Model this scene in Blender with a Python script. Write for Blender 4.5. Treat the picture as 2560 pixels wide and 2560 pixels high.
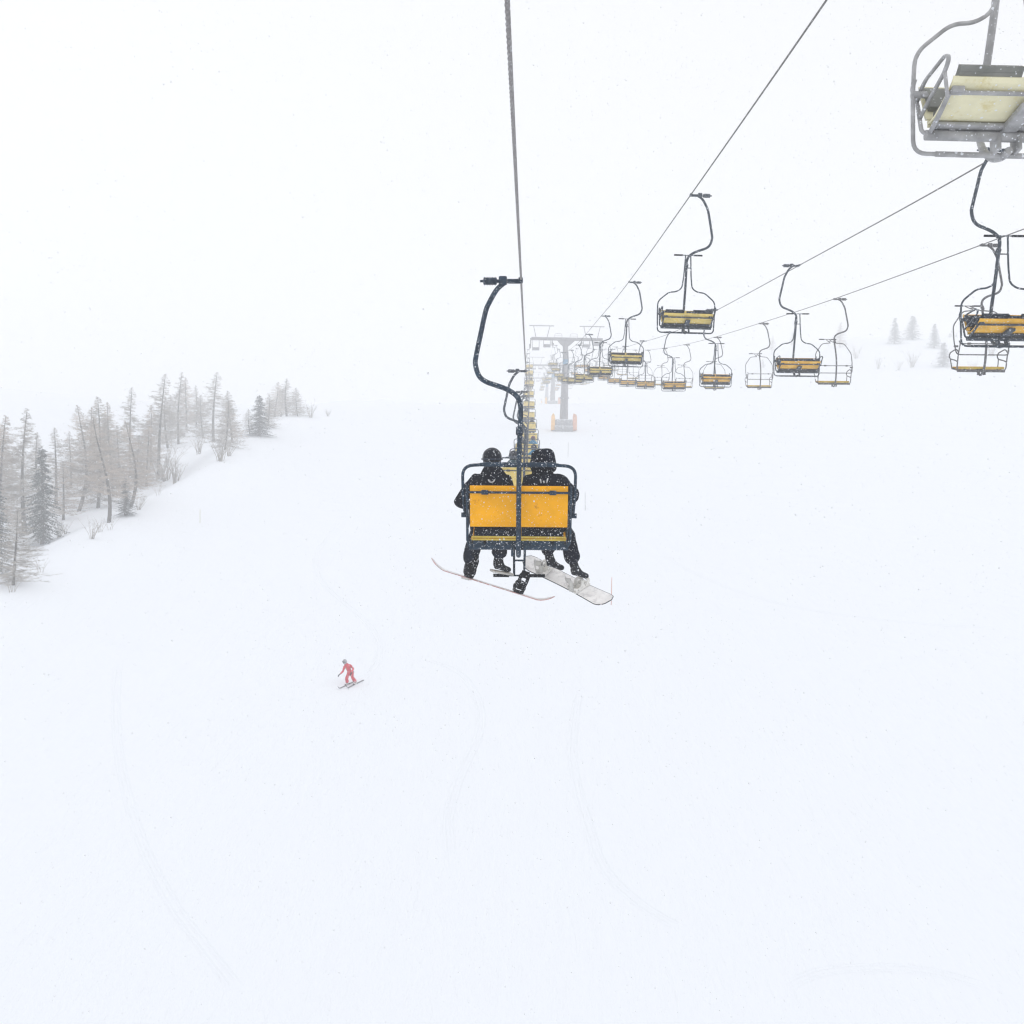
import bpy, bmesh, math, random
import numpy as np
from mathutils import Vector, Matrix
from mathutils.bvhtree import BVHTree

for o in list(bpy.data.objects):
    bpy.data.objects.remove(o)
S = bpy.context.scene
COL = S.collection
R = math.radians
rnd = random.Random(7)

# ------------------------------------------------------------------ camera
FPX = 2624.0                                   # focal length in pixels of a 2560 px frame
CAM = Vector((0.0, 0.0, 24.0))
yaw, pitch, roll = R(1.0), R(-3.0), R(1.1)
FW = Vector((-math.sin(yaw) * math.cos(pitch), math.cos(yaw) * math.cos(pitch), math.sin(pitch)))
R0 = FW.cross(Vector((0, 0, 1))).normalized()
U0 = R0.cross(FW).normalized()
RT = (R0 * math.cos(roll) + U0 * math.sin(roll)).normalized()
UP = (U0 * math.cos(roll) - R0 * math.sin(roll)).normalized()
cd = bpy.data.cameras.new('camera')
cam = bpy.data.objects.new('camera', cd)
COL.objects.link(cam)
cd.sensor_width = 36.0
cd.sensor_fit = 'HORIZONTAL'
cd.lens = FPX / 2560.0 * 36.0
cd.clip_start = 0.1
cd.clip_end = 6000
M = Matrix.Identity(4)
for i in range(3):
    M[i][0], M[i][1], M[i][2], M[i][3] = RT[i], UP[i], -FW[i], CAM[i]
cam.matrix_world = M
S.camera = cam

def at(px, py, d):
    """world point that stands d metres ahead, seen at a pixel of the 2560 px photograph"""
    return CAM + FW * d + RT * ((px - 1280) / FPX * d) + UP * ((1280 - py) / FPX * d)

# ------------------------------------------------------------------ light
W = bpy.data.worlds.new("World")
S.world = W
W.use_nodes = True
nt = W.node_tree
nt.nodes.clear()
wo = nt.nodes.new('ShaderNodeOutputWorld')
bg = nt.nodes.new('ShaderNodeBackground')
sky = nt.nodes.new('ShaderNodeTexSky')
sky.sky_type = 'NISHITA'
sky.sun_disc = False
sky.sun_elevation = R(48)
sky.sun_rotation = R(-50)
sky.altitude = 2000
sky.dust_density = 6
hs = nt.nodes.new('ShaderNodeHueSaturation')
hs.inputs['Saturation'].default_value = 0.12
mx = nt.nodes.new('ShaderNodeMixRGB')              # closed cloud deck over the sky
mx.inputs['Fac'].default_value = 0.85
mx.inputs['Color2'].default_value = (6.0, 6.05, 6.15, 1)
nt.links.new(sky.outputs[0], hs.inputs['Color'])
nt.links.new(hs.outputs[0], mx.inputs['Color1'])
nt.links.new(mx.outputs[0], bg.inputs['Color'])
bg.inputs['Strength'].default_value = 0.15
nt.links.new(bg.outputs[0], wo.inputs['Surface'])
sl = bpy.data.lights.new('sun', 'SUN')
sl.energy = 0.5
sl.angle = R(40)
sl.color = (1.0, 0.985, 0.96)
so = bpy.data.objects.new('sun', sl)
COL.objects.link(so)
so.rotation_euler = (R(42), 0, R(50))
S.view_settings.view_transform = 'Standard'
S.view_settings.look = 'None'
S.view_settings.exposure = 0.18
S.view_settings.gamma = 1
S.view_settings.use_curve_mapping = False
S.render.engine = 'CYCLES'
S.cycles.max_bounces = 10
S.cycles.diffuse_bounces = 3
S.cycles.glossy_bounces = 2
S.cycles.volume_bounces = 6
S.cycles.use_denoising = True
S.cycles.filter_width = 1.3
HAZE = 0.0036

# ------------------------------------------------------------------ materials
MATS = {}
def mat(name, col, rough=0.6, metal=0.0, speck=0.0, sscale=70.0, var=0.08, vscale=6.0, top=0.0, bump=0.0, scratch=None, dirt=None):
    m = bpy.data.materials.new(name)
    m.use_nodes = True
    n = m.node_tree
    b = n.nodes['Principled BSDF']
    b.inputs['Roughness'].default_value = rough
    b.inputs['Metallic'].default_value = metal
    b.inputs['Specular IOR Level'].default_value = 0.04 if rough > 0.65 else 0.16
    tc = n.nodes.new('ShaderNodeTexCoord')
    nz = n.nodes.new('ShaderNodeTexNoise')
    nz.inputs['Scale'].default_value = vscale
    nz.inputs['Detail'].default_value = 5
    n.links.new(tc.outputs['Object'], nz.inputs['Vector'])
    mr = n.nodes.new('ShaderNodeMapRange')
    mr.inputs['From Min'].default_value = 0.3
    mr.inputs['From Max'].default_value = 0.7
    mr.inputs['To Min'].default_value = 1 - var
    mr.inputs['To Max'].default_value = 1 + var
    n.links.new(nz.outputs['Fac'], mr.inputs['Value'])
    sc = n.nodes.new('ShaderNodeVectorMath')
    sc.operation = 'SCALE'
    sc.inputs[0].default_value = col
    n.links.new(mr.outputs[0], sc.inputs['Scale'])
    out = sc.outputs[0]
    def over(fac, color):
        nonlocal out
        x = n.nodes.new('ShaderNodeMixRGB')
        n.links.new(fac, x.inputs['Fac'])
        n.links.new(out, x.inputs['Color1'])
        x.inputs['Color2'].default_value = (*color, 1)
        out = x.outputs[0]
    def ramp(sock, a, bb, amt=1.0):
        r = n.nodes.new('ShaderNodeMapRange')
        r.inputs['From Min'].default_value = a
        r.inputs['From Max'].default_value = bb
        r.inputs['To Max'].default_value = amt
        n.links.new(sock, r.inputs['Value'])
        return r.outputs[0]
    if dirt:
        z = n.nodes.new('ShaderNodeTexNoise')
        z.inputs['Scale'].default_value = dirt[0]
        z.inputs['Detail'].default_value = 6
        z.inputs['Roughness'].default_value = 0.7
        n.links.new(tc.outputs['Object'], z.inputs['Vector'])
        over(ramp(z.outputs['Fac'], dirt[1], dirt[1] + 0.1, dirt[3]), dirt[2])
    if speck > 0:
        for k, (f, th) in enumerate(((0.9, 0.0), (1.9, 0.02))):
            z = n.nodes.new('ShaderNodeTexVoronoi')
            z.inputs['Scale'].default_value = sscale * f * 0.62
            mp = n.nodes.new('ShaderNodeMapping')
            mp.inputs['Location'].default_value = (3.1 * k, 1.7 * k, 0.4)
            n.links.new(tc.outputs['Object'], mp.inputs['Vector'])
            n.links.new(mp.outputs[0], z.inputs['Vector'])
            sp = n.nodes.new('ShaderNodeSeparateXYZ')
            n.links.new(z.outputs['Color'], sp.inputs[0])
            pw = n.nodes.new('ShaderNodeMath')
            pw.operation = 'POWER'
            n.links.new(sp.outputs[0], pw.inputs[0])
            pw.inputs[1].default_value = 1.6
            ml = n.nodes.new('ShaderNodeMath')
            ml.operation = 'MULTIPLY'
            n.links.new(pw.outputs[0], ml.inputs[0])
            ml.inputs[1].default_value = 0.62 * speck
            sb = n.nodes.new('ShaderNodeMath')
            sb.operation = 'SUBTRACT'
            n.links.new(ml.outputs[0], sb.inputs[0])
            n.links.new(z.outputs['Distance'], sb.inputs[1])
            over(ramp(sb.outputs[0], 0.0, 0.05, 0.85), (0.82, 0.85, 0.9))
    if top > 0:
        g = n.nodes.new('ShaderNodeNewGeometry')
        s = n.nodes.new('ShaderNodeSeparateXYZ')
        n.links.new(g.outputs['Normal'], s.inputs[0])
        z = n.nodes.new('ShaderNodeTexNoise')
        z.inputs['Scale'].default_value = 9
        z.inputs['Detail'].default_value = 4
        n.links.new(tc.outputs['Object'], z.inputs['Vector'])
        ad = n.nodes.new('ShaderNodeMath')
        ad.operation = 'ADD'
        n.links.new(s.outputs['Z'], ad.inputs[0])
        n.links.new(z.outputs['Fac'], ad.inputs[1])
        t = 1.5 - top
        over(ramp(ad.outputs[0], t, t + 0.2), (0.85, 0.87, 0.9))
    n.links.new(out, b.inputs['Base Color'])
    if bump > 0:
        z = n.nodes.new('ShaderNodeTexNoise')
        z.inputs['Scale'].default_value = vscale * 3
        z.inputs['Detail'].default_value = 4
        n.links.new(tc.outputs['Object'], z.inputs['Vector'])
        bp = n.nodes.new('ShaderNodeBump')
        bp.inputs['Strength'].default_value = 0.6
        bp.inputs['Distance'].default_value = bump
        n.links.new(z.outputs['Fac'], bp.inputs['Height'])
        n.links.new(bp.outputs[0], b.inputs['Normal'])
    MATS[name] = m
    return m

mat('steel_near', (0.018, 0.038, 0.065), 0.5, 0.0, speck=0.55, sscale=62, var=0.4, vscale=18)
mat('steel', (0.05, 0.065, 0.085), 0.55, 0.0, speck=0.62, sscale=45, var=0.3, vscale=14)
mat('steel_hazed', (0.38, 0.38, 0.385), 0.6, 0.0, speck=0.5, sscale=40, var=0.25, vscale=10)  # lens haze over the corner chair painted into this and the next two colours
mat('cushion_hazed', (0.22, 0.225, 0.21), 0.7, 0.0, speck=0.4, sscale=30, var=0.2)
mat('yellow_hazed', (0.78, 0.74, 0.52), 0.5, 0.0, speck=0.4, sscale=30, var=0.08, dirt=(5, 0.56, (0.62, 0.52, 0.2), 0.6))
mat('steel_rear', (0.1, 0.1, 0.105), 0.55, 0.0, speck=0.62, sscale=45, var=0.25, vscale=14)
mat('rope', (0.16, 0.155, 0.15), 0.6, 0.2, speck=0.5, sscale=60, var=0.3, vscale=40)
mat('rope_frost', (0.27, 0.26, 0.26), 0.6, 0.1, speck=0.5, sscale=60, var=0.3, vscale=40)
mat('yellow', (0.90, 0.41, 0.0), 0.5, 0.0, speck=0.40, sscale=56, var=0.13, vscale=3.5, dirt=(7, 0.60, (0.50, 0.17, 0.0), 0.75))
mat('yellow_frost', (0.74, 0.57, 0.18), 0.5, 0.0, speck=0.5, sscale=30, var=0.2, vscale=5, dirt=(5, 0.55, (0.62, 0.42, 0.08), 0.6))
mat('yellow_worn', (0.82, 0.45, 0.05), 0.5, 0.0, speck=0.5, sscale=30, var=0.2, vscale=5, dirt=(5, 0.55, (0.62, 0.50, 0.2), 0.6))
mat('yellow_rim', (0.62, 0.46, 0.08), 0.5, 0.0, speck=0.5, sscale=40, var=0.15, vscale=12)
mat('cushion', (0.006, 0.011, 0.022), 0.7, 0.0, speck=0.62, sscale=60, var=0.3)
mat('rubber', (0.008, 0.011, 0.018), 0.8, 0.0, speck=0.45, sscale=60)
mat('navy_cloth', (0.0045, 0.007, 0.017), 0.85, 0.0, speck=0.52, sscale=58, var=0.45, vscale=5, bump=0.02)
mat('navy_trousers', (0.011, 0.016, 0.03), 0.85, 0.0, speck=0.48, sscale=56, var=0.5, vscale=6, bump=0.02)
mat('plum_cloth', (0.022, 0.017, 0.032), 0.85, 0.0, speck=0.5, sscale=45, var=0.3)
mat('teal_cloth', (0.01, 0.05, 0.07), 0.85, 0.0, speck=0.64, sscale=48, var=0.4)
mat('blue_cloth', (0.02, 0.22, 0.42), 0.8, 0.0, speck=0.6, sscale=30, var=0.3)
mat('grey_cloth', (0.1, 0.11, 0.14), 0.8, 0.0, speck=0.6, sscale=30, var=0.3)
mat('maroon_shell', (0.1, 0.02, 0.05), 0.4, 0.0, speck=0.6, sscale=40)
mat('helmet_black', (0.004, 0.007, 0.016), 0.45, 0.0, speck=0.54, sscale=52)
mat('helmet_grey', (0.35, 0.35, 0.37), 0.4)
mat('goggle_strap', (0.035, 0.045, 0.07), 0.6)
mat('skin', (0.5, 0.3, 0.22), 0.6)
mat('white_ink', (0.75, 0.76, 0.78), 0.7)
mat('red_cloth', (0.62, 0.045, 0.075), 0.75, 0.0, speck=0.55, sscale=14, var=0.3, vscale=9, bump=0.02)
mat('boot_white', (0.55, 0.55, 0.54), 0.5, 0.0, var=0.2, dirt=(25, 0.5, (0.1, 0.1, 0.11), 0.5))
mat('boot_black', (0.01, 0.013, 0.02), 0.6, 0.0, speck=0.6, sscale=50)
mat('sole_white', (0.6, 0.6, 0.58), 0.7, 0.0, dirt=(20, 0.55, (0.2, 0.18, 0.17), 0.6))
mat('board_white', (0.9, 0.89, 0.89), 0.4, 0.0, speck=0.3, var=0.1, dirt=(8, 0.50, (0.6, 0.59, 0.6), 0.6))
mat('board_pink', (0.62, 0.36, 0.36), 0.4, 0.0, speck=0.5, sscale=30, var=0.15, dirt=(7, 0.5, (0.6, 0.58, 0.58), 0.9))
mat('board_edge', (0.04, 0.045, 0.055), 0.35, 0.6)
mat('binding_white', (0.74, 0.73, 0.7), 0.5, 0.0, var=0.1, dirt=(18, 0.58, (0.06, 0.06, 0.08), 0.9))
mat('ski_grey', (0.16, 0.16, 0.17), 0.4)
mat('tower_steel', (0.29, 0.285, 0.30), 0.6, 0.2, var=0.15, vscale=2)
mat('tower_dark', (0.06, 0.065, 0.07), 0.6, 0.2, var=0.2, vscale=4)
mat('sign_blue', (0.04, 0.2, 0.35), 0.5)
mat('mat_orange', (0.82, 0.50, 0.20), 0.7, var=0.15, vscale=3)
mat('mat_salmon', (0.72, 0.42, 0.30), 0.7, var=0.15, vscale=3)
mat('plinth', (0.3, 0.3, 0.31), 0.8, var=0.2, top=0.9)
mat('pole_orange', (0.55, 0.12, 0.05), 0.6)
mat('pole_grey', (0.2, 0.19, 0.2), 0.6)
mat('pole_yellow', (0.45, 0.4, 0.12), 0.6)
mat('bark', (0.10, 0.09, 0.082), 0.9, var=0.35, vscale=8, speck=0.4, sscale=10)
mat('twig', (0.36, 0.33, 0.295), 0.9, var=0.4, vscale=1.2, top=0.5)
mat('twig_warm', (0.42, 0.355, 0.30), 0.9, var=0.4, vscale=1.2, top=0.5)
mat('needles', (0.018, 0.036, 0.032), 0.85, var=0.4, vscale=2, top=0.12)
mat('snow_cap', (0.84, 0.86, 0.89), 0.8)
fk = bpy.data.materials.new('flake')
fk.use_nodes = True
fn = fk.node_tree
fn.nodes.clear()
f_o = fn.nodes.new('ShaderNodeOutputMaterial')
f_d = fn.nodes.new('ShaderNodeBsdfDiffuse')
f_t = fn.nodes.new('ShaderNodeBsdfTranslucent')
f_m = fn.nodes.new('ShaderNodeMixShader')
for q in (f_d, f_t):
    q.inputs['Color'].default_value = (0.98, 0.985, 1.0, 1)
fn.links.new(f_d.outputs[0], f_m.inputs[1])
fn.links.new(f_t.outputs[0], f_m.inputs[2])
fn.links.new(f_m.outputs[0], f_o.inputs['Surface'])
MATS['flake'] = fk

# ------------------------------------------------------------------ mesh builder
def frames(pts):
    P = [Vector(p) for p in pts]
    T = []
    for i in range(len(P)):
        a = P[max(i - 1, 0)]
        b = P[min(i + 1, len(P) - 1)]
        t = b - a
        T.append(t.normalized() if t.length > 1e-9 else Vector((0, 0, 1)))
    n = T[0].orthogonal().normalized()
    out = []
    for i, t in enumerate(T):
        n = (n - t * n.dot(t))
        n = n.normalized() if n.length > 1e-6 else t.orthogonal().normalized()
        out.append((P[i], n, t.cross(n)))
    return out

def smooth(pts, k=6):
    P = [Vector(p) for p in pts]
    out = []
    for i in range(len(P) - 1):
        p0 = P[max(i - 1, 0)]
        p1, p2 = P[i], P[i + 1]
        p3 = P[min(i + 2, len(P) - 1)]
        for j in range(k):
            t = j / k
            out.append(0.5 * ((2 * p1) + (p2 - p0) * t + (2 * p0 - 5 * p1 + 4 * p2 - p3) * t * t + (3 * p1 - p0 - 3 * p2 + p3) * t ** 3))
    out.append(P[-1])
    return out

def rounded(pts, r=0.1, k=4, closed=False):
    """polyline with its corners rounded"""
    P = [Vector(p) for p in pts]
    out = []
    n = len(P)
    for i in range(n):
        if not closed and i in (0, n - 1):
            out.append(P[i])
            continue
        a, b, c = P[(i - 1) % n], P[i], P[(i + 1) % n]
        u, v = (a - b), (c - b)
        rr = min(r, u.length * 0.48, v.length * 0.48)
        s, e = b + u.normalized() * rr, b + v.normalized() * rr
        for j in range(k + 1):
            t = j / k
            out.append(s * (1 - t) ** 2 + b * 2 * t * (1 - t) + e * t * t)
    if closed:
        out.append(out[0].copy())
    return out

class MB:
    def __init__(s):
        s.v, s.f, s.m, s.sm = [], [], [], []
    def face(s, idx, mi=0, sm=False):
        s.f.append(idx)
        s.m.append(mi)
        s.sm.append(sm)
    def tube(s, pts, r, n=8, mi=0, cap=True):
        fr = frames(pts)
        b = len(s.v)
        for i, (p, a, c) in enumerate(fr):
            ri = r[i] if isinstance(r, (list, tuple)) else r
            for j in range(n):
                t = 2 * math.pi * j / n
                s.v.append(tuple(p + (a * math.cos(t) + c * math.sin(t)) * ri))
        for i in range(len(fr) - 1):
            for j in range(n):
                k = (j + 1) % n
                s.face((b + i * n + j, b + i * n + k, b + (i + 1) * n + k, b + (i + 1) * n + j), mi, n > 3)
        if cap:
            s.face(tuple(b + j for j in range(n))[::-1], mi)
            e = b + (len(fr) - 1) * n
            s.face(tuple(e + j for j in range(n)), mi)
        return s
    def box(s, c, size, rot=None, mi=0, bev=0.0):
        c = Vector(c)
        h = [x / 2 for x in size]
        b = len(s.v)
        if bev <= 0:
            for z in (-1, 1):
                for y in (-1, 1):
                    for x in (-1, 1):
                        p = Vector((x * h[0], y * h[1], z * h[2]))
                        if rot:
                            p = rot @ p
                        s.v.append(tuple(c + p))
            for f in ((0, 2, 3, 1), (4, 5, 7, 6), (0, 1, 5, 4), (2, 6, 7, 3), (0, 4, 6, 2), (1, 3, 7, 5)):
                s.face(tuple(b + i for i in f), mi)
            return s
        bm = bmesh.new()
        bmesh.ops.create_cube(bm, size=1.0)
        for v in bm.verts:
            v.co = Vector((v.co.x * size[0], v.co.y * size[1], v.co.z * size[2]))
        bmesh.ops.bevel(bm, geom=list(bm.edges), offset=bev, segments=2, affect='EDGES', profile=0.6)
        return s.bm(bm, c, rot, mi)
    def bm(s, bm, c=(0, 0, 0), rot=None, mi=0, smooth_=True):
        c = Vector(c)
        b = len(s.v)
        bm.verts.ensure_lookup_table()
        bm.verts.index_update()
        for v in bm.verts:
            p = v.co.copy()
            if rot:
                p = rot @ p
            s.v.append(tuple(c + p))
        for f in bm.faces:
            s.face(tuple(b + v.index for v in f.verts), mi, smooth_)
        bm.free()
        return s
    def ball(s, c, r, scale=(1, 1, 1), mi=0, u=16, w=10, rot=None):
        bm = bmesh.new()
        bmesh.ops.create_uvsphere(bm, u_segments=u, v_segments=w, radius=r)
        for v in bm.verts:
            v.co = Vector((v.co.x * scale[0], v.co.y * scale[1], v.co.z * scale[2]))
        return s.bm(bm, c, rot, mi)
    def slab(s, prof, x0, x1, th, mi=0):
        """a bent plate: side profile [(y,z)..] swept along x, with thickness"""
        P = [Vector((0, y, z)) for y, z in prof]
        N = []
        for i in range(len(P)):
            t = (P[min(i + 1, len(P) - 1)] - P[max(i - 1, 0)]).normalized()
            N.append(Vector((0, -t.z, t.y)))
        b = len(s.v)
        n = len(P)
        for x in (x0, x1):
            for sg in (0.5, -0.5):
                for i in range(n):
                    q = P[i] + N[i] * th * sg
                    s.v.append((x, q.y, q.z))
        A, B, C, D = b, b + n, b + 2 * n, b + 3 * n
        for i in range(n - 1):
            s.face((A + i, A + i + 1, C + i + 1, C + i), mi)
            s.face((B + i, D + i, D + i + 1, B + i + 1), mi)
            s.face((A + i, B + i, B + i + 1, A + i + 1), mi)
            s.face((C + i, C + i + 1, D + i + 1, D + i), mi)
        s.face((A, C, D, B), mi)
        s.face((A + n - 1, B + n - 1, D + n - 1, C + n - 1), mi)
        return s
    def add(s, o, mi=0, T=None):
        b = len(s.v)
        for v in o.v:
            s.v.append(tuple(T @ Vector(v)) if T else v)
        for f, m_, q in zip(o.f, o.m, o.sm):
            s.face(tuple(b + i for i in f), mi + m_, q)
        return s
    def xf(s, T):
        s.v = [tuple(T @ Vector(v)) for v in s.v]
        if T.determinant() < 0:
            s.f = [f[::-1] for f in s.f]
        return s
    def mesh(s, name, mats):
        me = bpy.data.meshes.new(name)
        me.from_pydata(s.v, [], s.f)
        for m_ in mats:
            me.materials.append(MATS[m_])
        me.polygons.foreach_set('material_index', s.m)
        me.polygons.foreach_set('use_smooth', s.sm)
        me.update()
        return me
    def build(s, name, mats, parent=None, loc=None):
        if isinstance(mats, str):
            mats = [mats]
        o = bpy.data.objects.new(name, s.mesh(name, mats))
        COL.objects.link(o)
        if parent:
            o.parent = parent
        if loc is not None:
            o.location = loc
        return o

def tag(o, label=None, cat=None, group=None, kind=None):
    for k, v in (('label', label), ('category', cat), ('group', group), ('kind', kind)):
        if v:
            o[k] = v
        elif k in o.keys():
            del o[k]
    return o

def empty(name, loc=(0, 0, 0), rz=0):
    o = bpy.data.objects.new(name, None)
    o.empty_display_size = 0.2
    COL.objects.link(o)
    o.location = loc
    o.rotation_euler = (0, 0, rz)
    return o

KIDS = {}
def kids(o):
    return [c for c in bpy.data.objects if c.parent == o]
def copy_tree(o, parent=None, tree=None):
    if tree is None:
        tree = KIDS.setdefault(o.name, None) or (o, [(c, [(g, []) for g in kids(c)]) for c in kids(o)])
        KIDS[o.name] = tree
    src, ch = tree
    c = src.copy()
    COL.objects.link(c)
    c.parent = parent
    for t in ch:
        copy_tree(None, c, t)
    return c

# ------------------------------------------------------------------ terrain
def hermite(xs, ys, x):
    xs, ys = list(xs), list(ys)
    n = len(xs)
    if x <= xs[0]:
        return ys[0] + (ys[1] - ys[0]) / (xs[1] - xs[0]) * (x - xs[0])
    if x >= xs[-1]:
        return ys[-1] + (ys[-1] - ys[-2]) / (xs[-1] - xs[-2]) * (x - xs[-1])
    i = max(j for j in range(n - 1) if xs[j] <= x)
    def m(j):
        if j == 0:
            return (ys[1] - ys[0]) / (xs[1] - xs[0])
        if j == n - 1:
            return (ys[-1] - ys[-2]) / (xs[-1] - xs[-2])
        return (ys[j + 1] - ys[j - 1]) / (xs[j + 1] - xs[j - 1])
    h = xs[i + 1] - xs[i]
    t = (x - xs[i]) / h
    return ((2 * t ** 3 - 3 * t ** 2 + 1) * ys[i] + (t ** 3 - 2 * t ** 2 + t) * h * m(i)
            + (-2 * t ** 3 + 3 * t ** 2) * ys[i + 1] + (t ** 3 - t ** 2) * h * m(i + 1))

GD = [-80, 0, 30, 61, 73, 105, 142, 168, 222, 275, 320, 367, 500, 700, 1000]
GH = [-38.0, -22.4, -16.3, -10.1, -7.6, -0.6, 7.3, 13.2, 22.5, 28.2, 33.0, 37.6, 49, 58, 66]
GT = [hermite(GD, GH, d) for d in range(-120, 1101, 2)]
def G(d):
    t = (d + 120) / 2
    i = max(0, min(int(t), len(GT) - 2))
    return GT[i] + (GT[i + 1] - GT[i]) * (t - i)
def sst(a, b, x):
    t = max(0.0, min(1.0, (x - a) / (b - a)))
    return t * t * (3 - 2 * t)
def wob(x, y):
    return (math.sin(x * 0.071 + y * 0.043) * math.sin(y * 0.057 - x * 0.03 + 1.3) * 0.5
            + math.sin(x * 0.19 + 0.5) * math.sin(y * 0.163 + x * 0.05) * 0.14)
def relief(x, y, d):
    h = wob(x, y) * 0.5
    # hillside to the right, far up
    h += sst(55, 120, x + 0.12 * (d - 300)) * sst(210, 380, d) * 24
    # drifted lip along the left edge of the piste, gully with hummocks behind it
    e = -x - (40 + 1.6 * math.sin(y * 0.045) + 1.0 * math.sin(y * 0.13 + 1))
    h += 1.3 * math.exp(-(e / 4.5) ** 2) * (0.8 + 0.3 * math.sin(y * 0.09 + 2))
    h -= 2.2 * sst(1, 9, e) * (1 - 0.7 * sst(10, 45, e))
    h += sst(6, 20, e) * (math.sin(x * 0.33 + 1) * math.sin(y * 0.27) * 0.45 + math.sin(x * 0.13) * math.sin(y * 0.11 + 2) * 0.7)
    h += sst(70, 260, e) * 12
    return h
def ground_z(x, y):
    z = 0.0
    for _ in range(5):
        P = Vector((x, y, z)) - CAM
        d, h = P.dot(FW), P.dot(UP)
        z += (G(d) + relief(x, y, d) - h) / (UP.z)
    return z
def on_ground(px, py):
    """where the line of sight through a pixel meets the snow"""
    lo = None
    d = 20.0
    while d < 900:
        p = at(px, py, d)
        if p.z < ground_z(p.x, p.y):
            lo = d - 4
            hi = d
            break
        d += 4
    if lo is None:
        p = at(px, py, 420)
        return Vector((p.x, p.y, ground_z(p.x, p.y)))
    for _ in range(14):
        m_ = (lo + hi) / 2
        p = at(px, py, m_)
        if p.z < ground_z(p.x, p.y):
            hi = m_
        else:
            lo = m_
    p = at(px, py, hi)
    return Vector((p.x, p.y, ground_z(p.x, p.y)))

xs = [-620, -500, -400, -320, -260, -210, -170, -140] + [-120 + 3 * i for i in range(20)] + [-60 + 1.2 * i for i in range(34)] + \
     [-19 + 3 * i for i in range(14)] + [24 + 5 * i for i in range(10)] + [78 + 8 * i for i in range(20)] + [250, 300, 360, 430, 520, 620]
ys = [-60 + 6 * i for i in range(10)] + [2.5 * i for i in range(84)] + [210 + 5 * i for i in range(50)] + [465, 490, 520, 560, 610, 670, 740, 820, 900]
gv, gf = [], []
for y in ys:
    for x in xs:
        gv.append((x, y, ground_z(x, y)))
nx = len(xs)
for j in range(len(ys) - 1):
    for i in range(nx - 1):
        a = j * nx + i
        gf.append((a, a + 1, a + nx + 1, a + nx))
gm = bpy.data.meshes.new('snow_slope')
gm.from_pydata(gv, [], gf)
gm.polygons.foreach_set('use_smooth', [True] * len(gf))
ground = bpy.data.objects.new('snow_slope', gm)
COL.objects.link(ground)
tag(ground, kind='structure')
sm = bpy.data.materials.new('snow')
sm.use_nodes = True
n = sm.node_tree
b = n.nodes['Principled BSDF']
b.inputs['Roughness'].default_value = 0.9
b.inputs['Base Color'].default_value = (0.86, 0.885, 0.93, 1)
b.inputs['Specular IOR Level'].default_value = 0.15
tc = n.nodes.new('ShaderNodeTexCoord')
hsum = None
def bumpn(scale, detail, amt, stretch=(1, 1, 1), rot=0.0, dist=1.0):
    global hsum
    mp = n.nodes.new('ShaderNodeMapping')
    mp.inputs['Scale'].default_value = stretch
    mp.inputs['Rotation'].default_value = (0, 0, rot)
    n.links.new(tc.outputs['Object'], mp.inputs['Vector'])
    z = n.nodes.new('ShaderNodeTexNoise')
    z.inputs['Scale'].default_value = scale
    z.inputs['Detail'].default_value = detail
    z.inputs['Distortion'].default_value = dist
    n.links.new(mp.outputs[0], z.inputs['Vector'])
    ml = n.nodes.new('ShaderNodeMath')
    ml.operation = 'MULTIPLY'
    ml.inputs[1].default_value = amt
    n.links.new(z.outputs['Fac'], ml.inputs[0])
    if hsum is None:
        hsum = ml.outputs[0]
    else:
        ad = n.nodes.new('ShaderNodeMath')
        ad.operation = 'ADD'
        n.links.new(hsum, ad.inputs[0])
        n.links.new(ml.outputs[0], ad.inputs[1])
        hsum = ad.outputs[0]
bumpn(0.12, 3, 0.5)
bumpn(0.9, 5, 0.06, (2.2, 0.35, 1), 0.35, 2.0)
bumpn(1.6, 5, 0.03, (3.0, 0.25, 1), -0.5, 2.5)
bumpn(7, 4, 0.015)
bp = n.nodes.new('ShaderNodeBump')
bp.inputs['Strength'].default_value = 0.5
bp.inputs['Distance'].default_value = 1.0
n.links.new(hsum, bp.inputs['Height'])
n.links.new(bp.outputs[0], b.inputs['Normal'])
gm.materials.append(sm)

# ------------------------------------------------------------------ the ropes
D_T = [168.0, 275.0, 367.0]
def span(pts):
    return [p[0] for p in pts], [p[1] for p in pts]
c1 = [(d, 2.33 + 0.03 * d + 0.00068 * d * d) for d in (-30, -15, 0, 12, 24, 40, 60, 80, 100, 125, 150, 168)]
c2 = [(-30, 4.9), (-10, 5.3), (0, 5.3), (7.65, 5.90), (12.87, 6.26), (23.7, 7.16), (38.6, 8.46), (53.5, 10.0), (86, 13.6), (125, 19.0), (168, 27.0)]
c3 = [(-30, 3.5), (0, 4.75), (17.5, 6.04), (31, 7.29), (44.5, 8.58), (58.2, 9.98), (71.8, 11.7), (100, 15.5), (135, 21.0), (168, 27.0)]
c4 = [(-30, 2.6), (0, 4.4), (27, 6.87), (40.5, 8.18), (53.6, 9.6), (66, 11.0), (79, 12.6), (91.6, 14.3), (105, 16.2), (135, 21.0), (168, 27.2)]
s2 = [(168, 26.9), (195, 28.1), (222, 30.2), (250, 33.9), (275, 38.0)]
s3 = [(275, 38.0), (298, 38.9), (321, 40.4), (345, 43.0), (367, 46.2)]
s4 = [(367, 46.2), (410, 48.4), (450, 52.5), (470, 55)]
ROPES = [dict(X=-0.114, s=[c1, s2, s3, s4]), dict(X=3.62, s=[c2, s2, s3, s4]), dict(X=7.95, s=[c3, s2, s3, s4]), dict(X=11.6, s=[c4, s2, s3, s4])]
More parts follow.
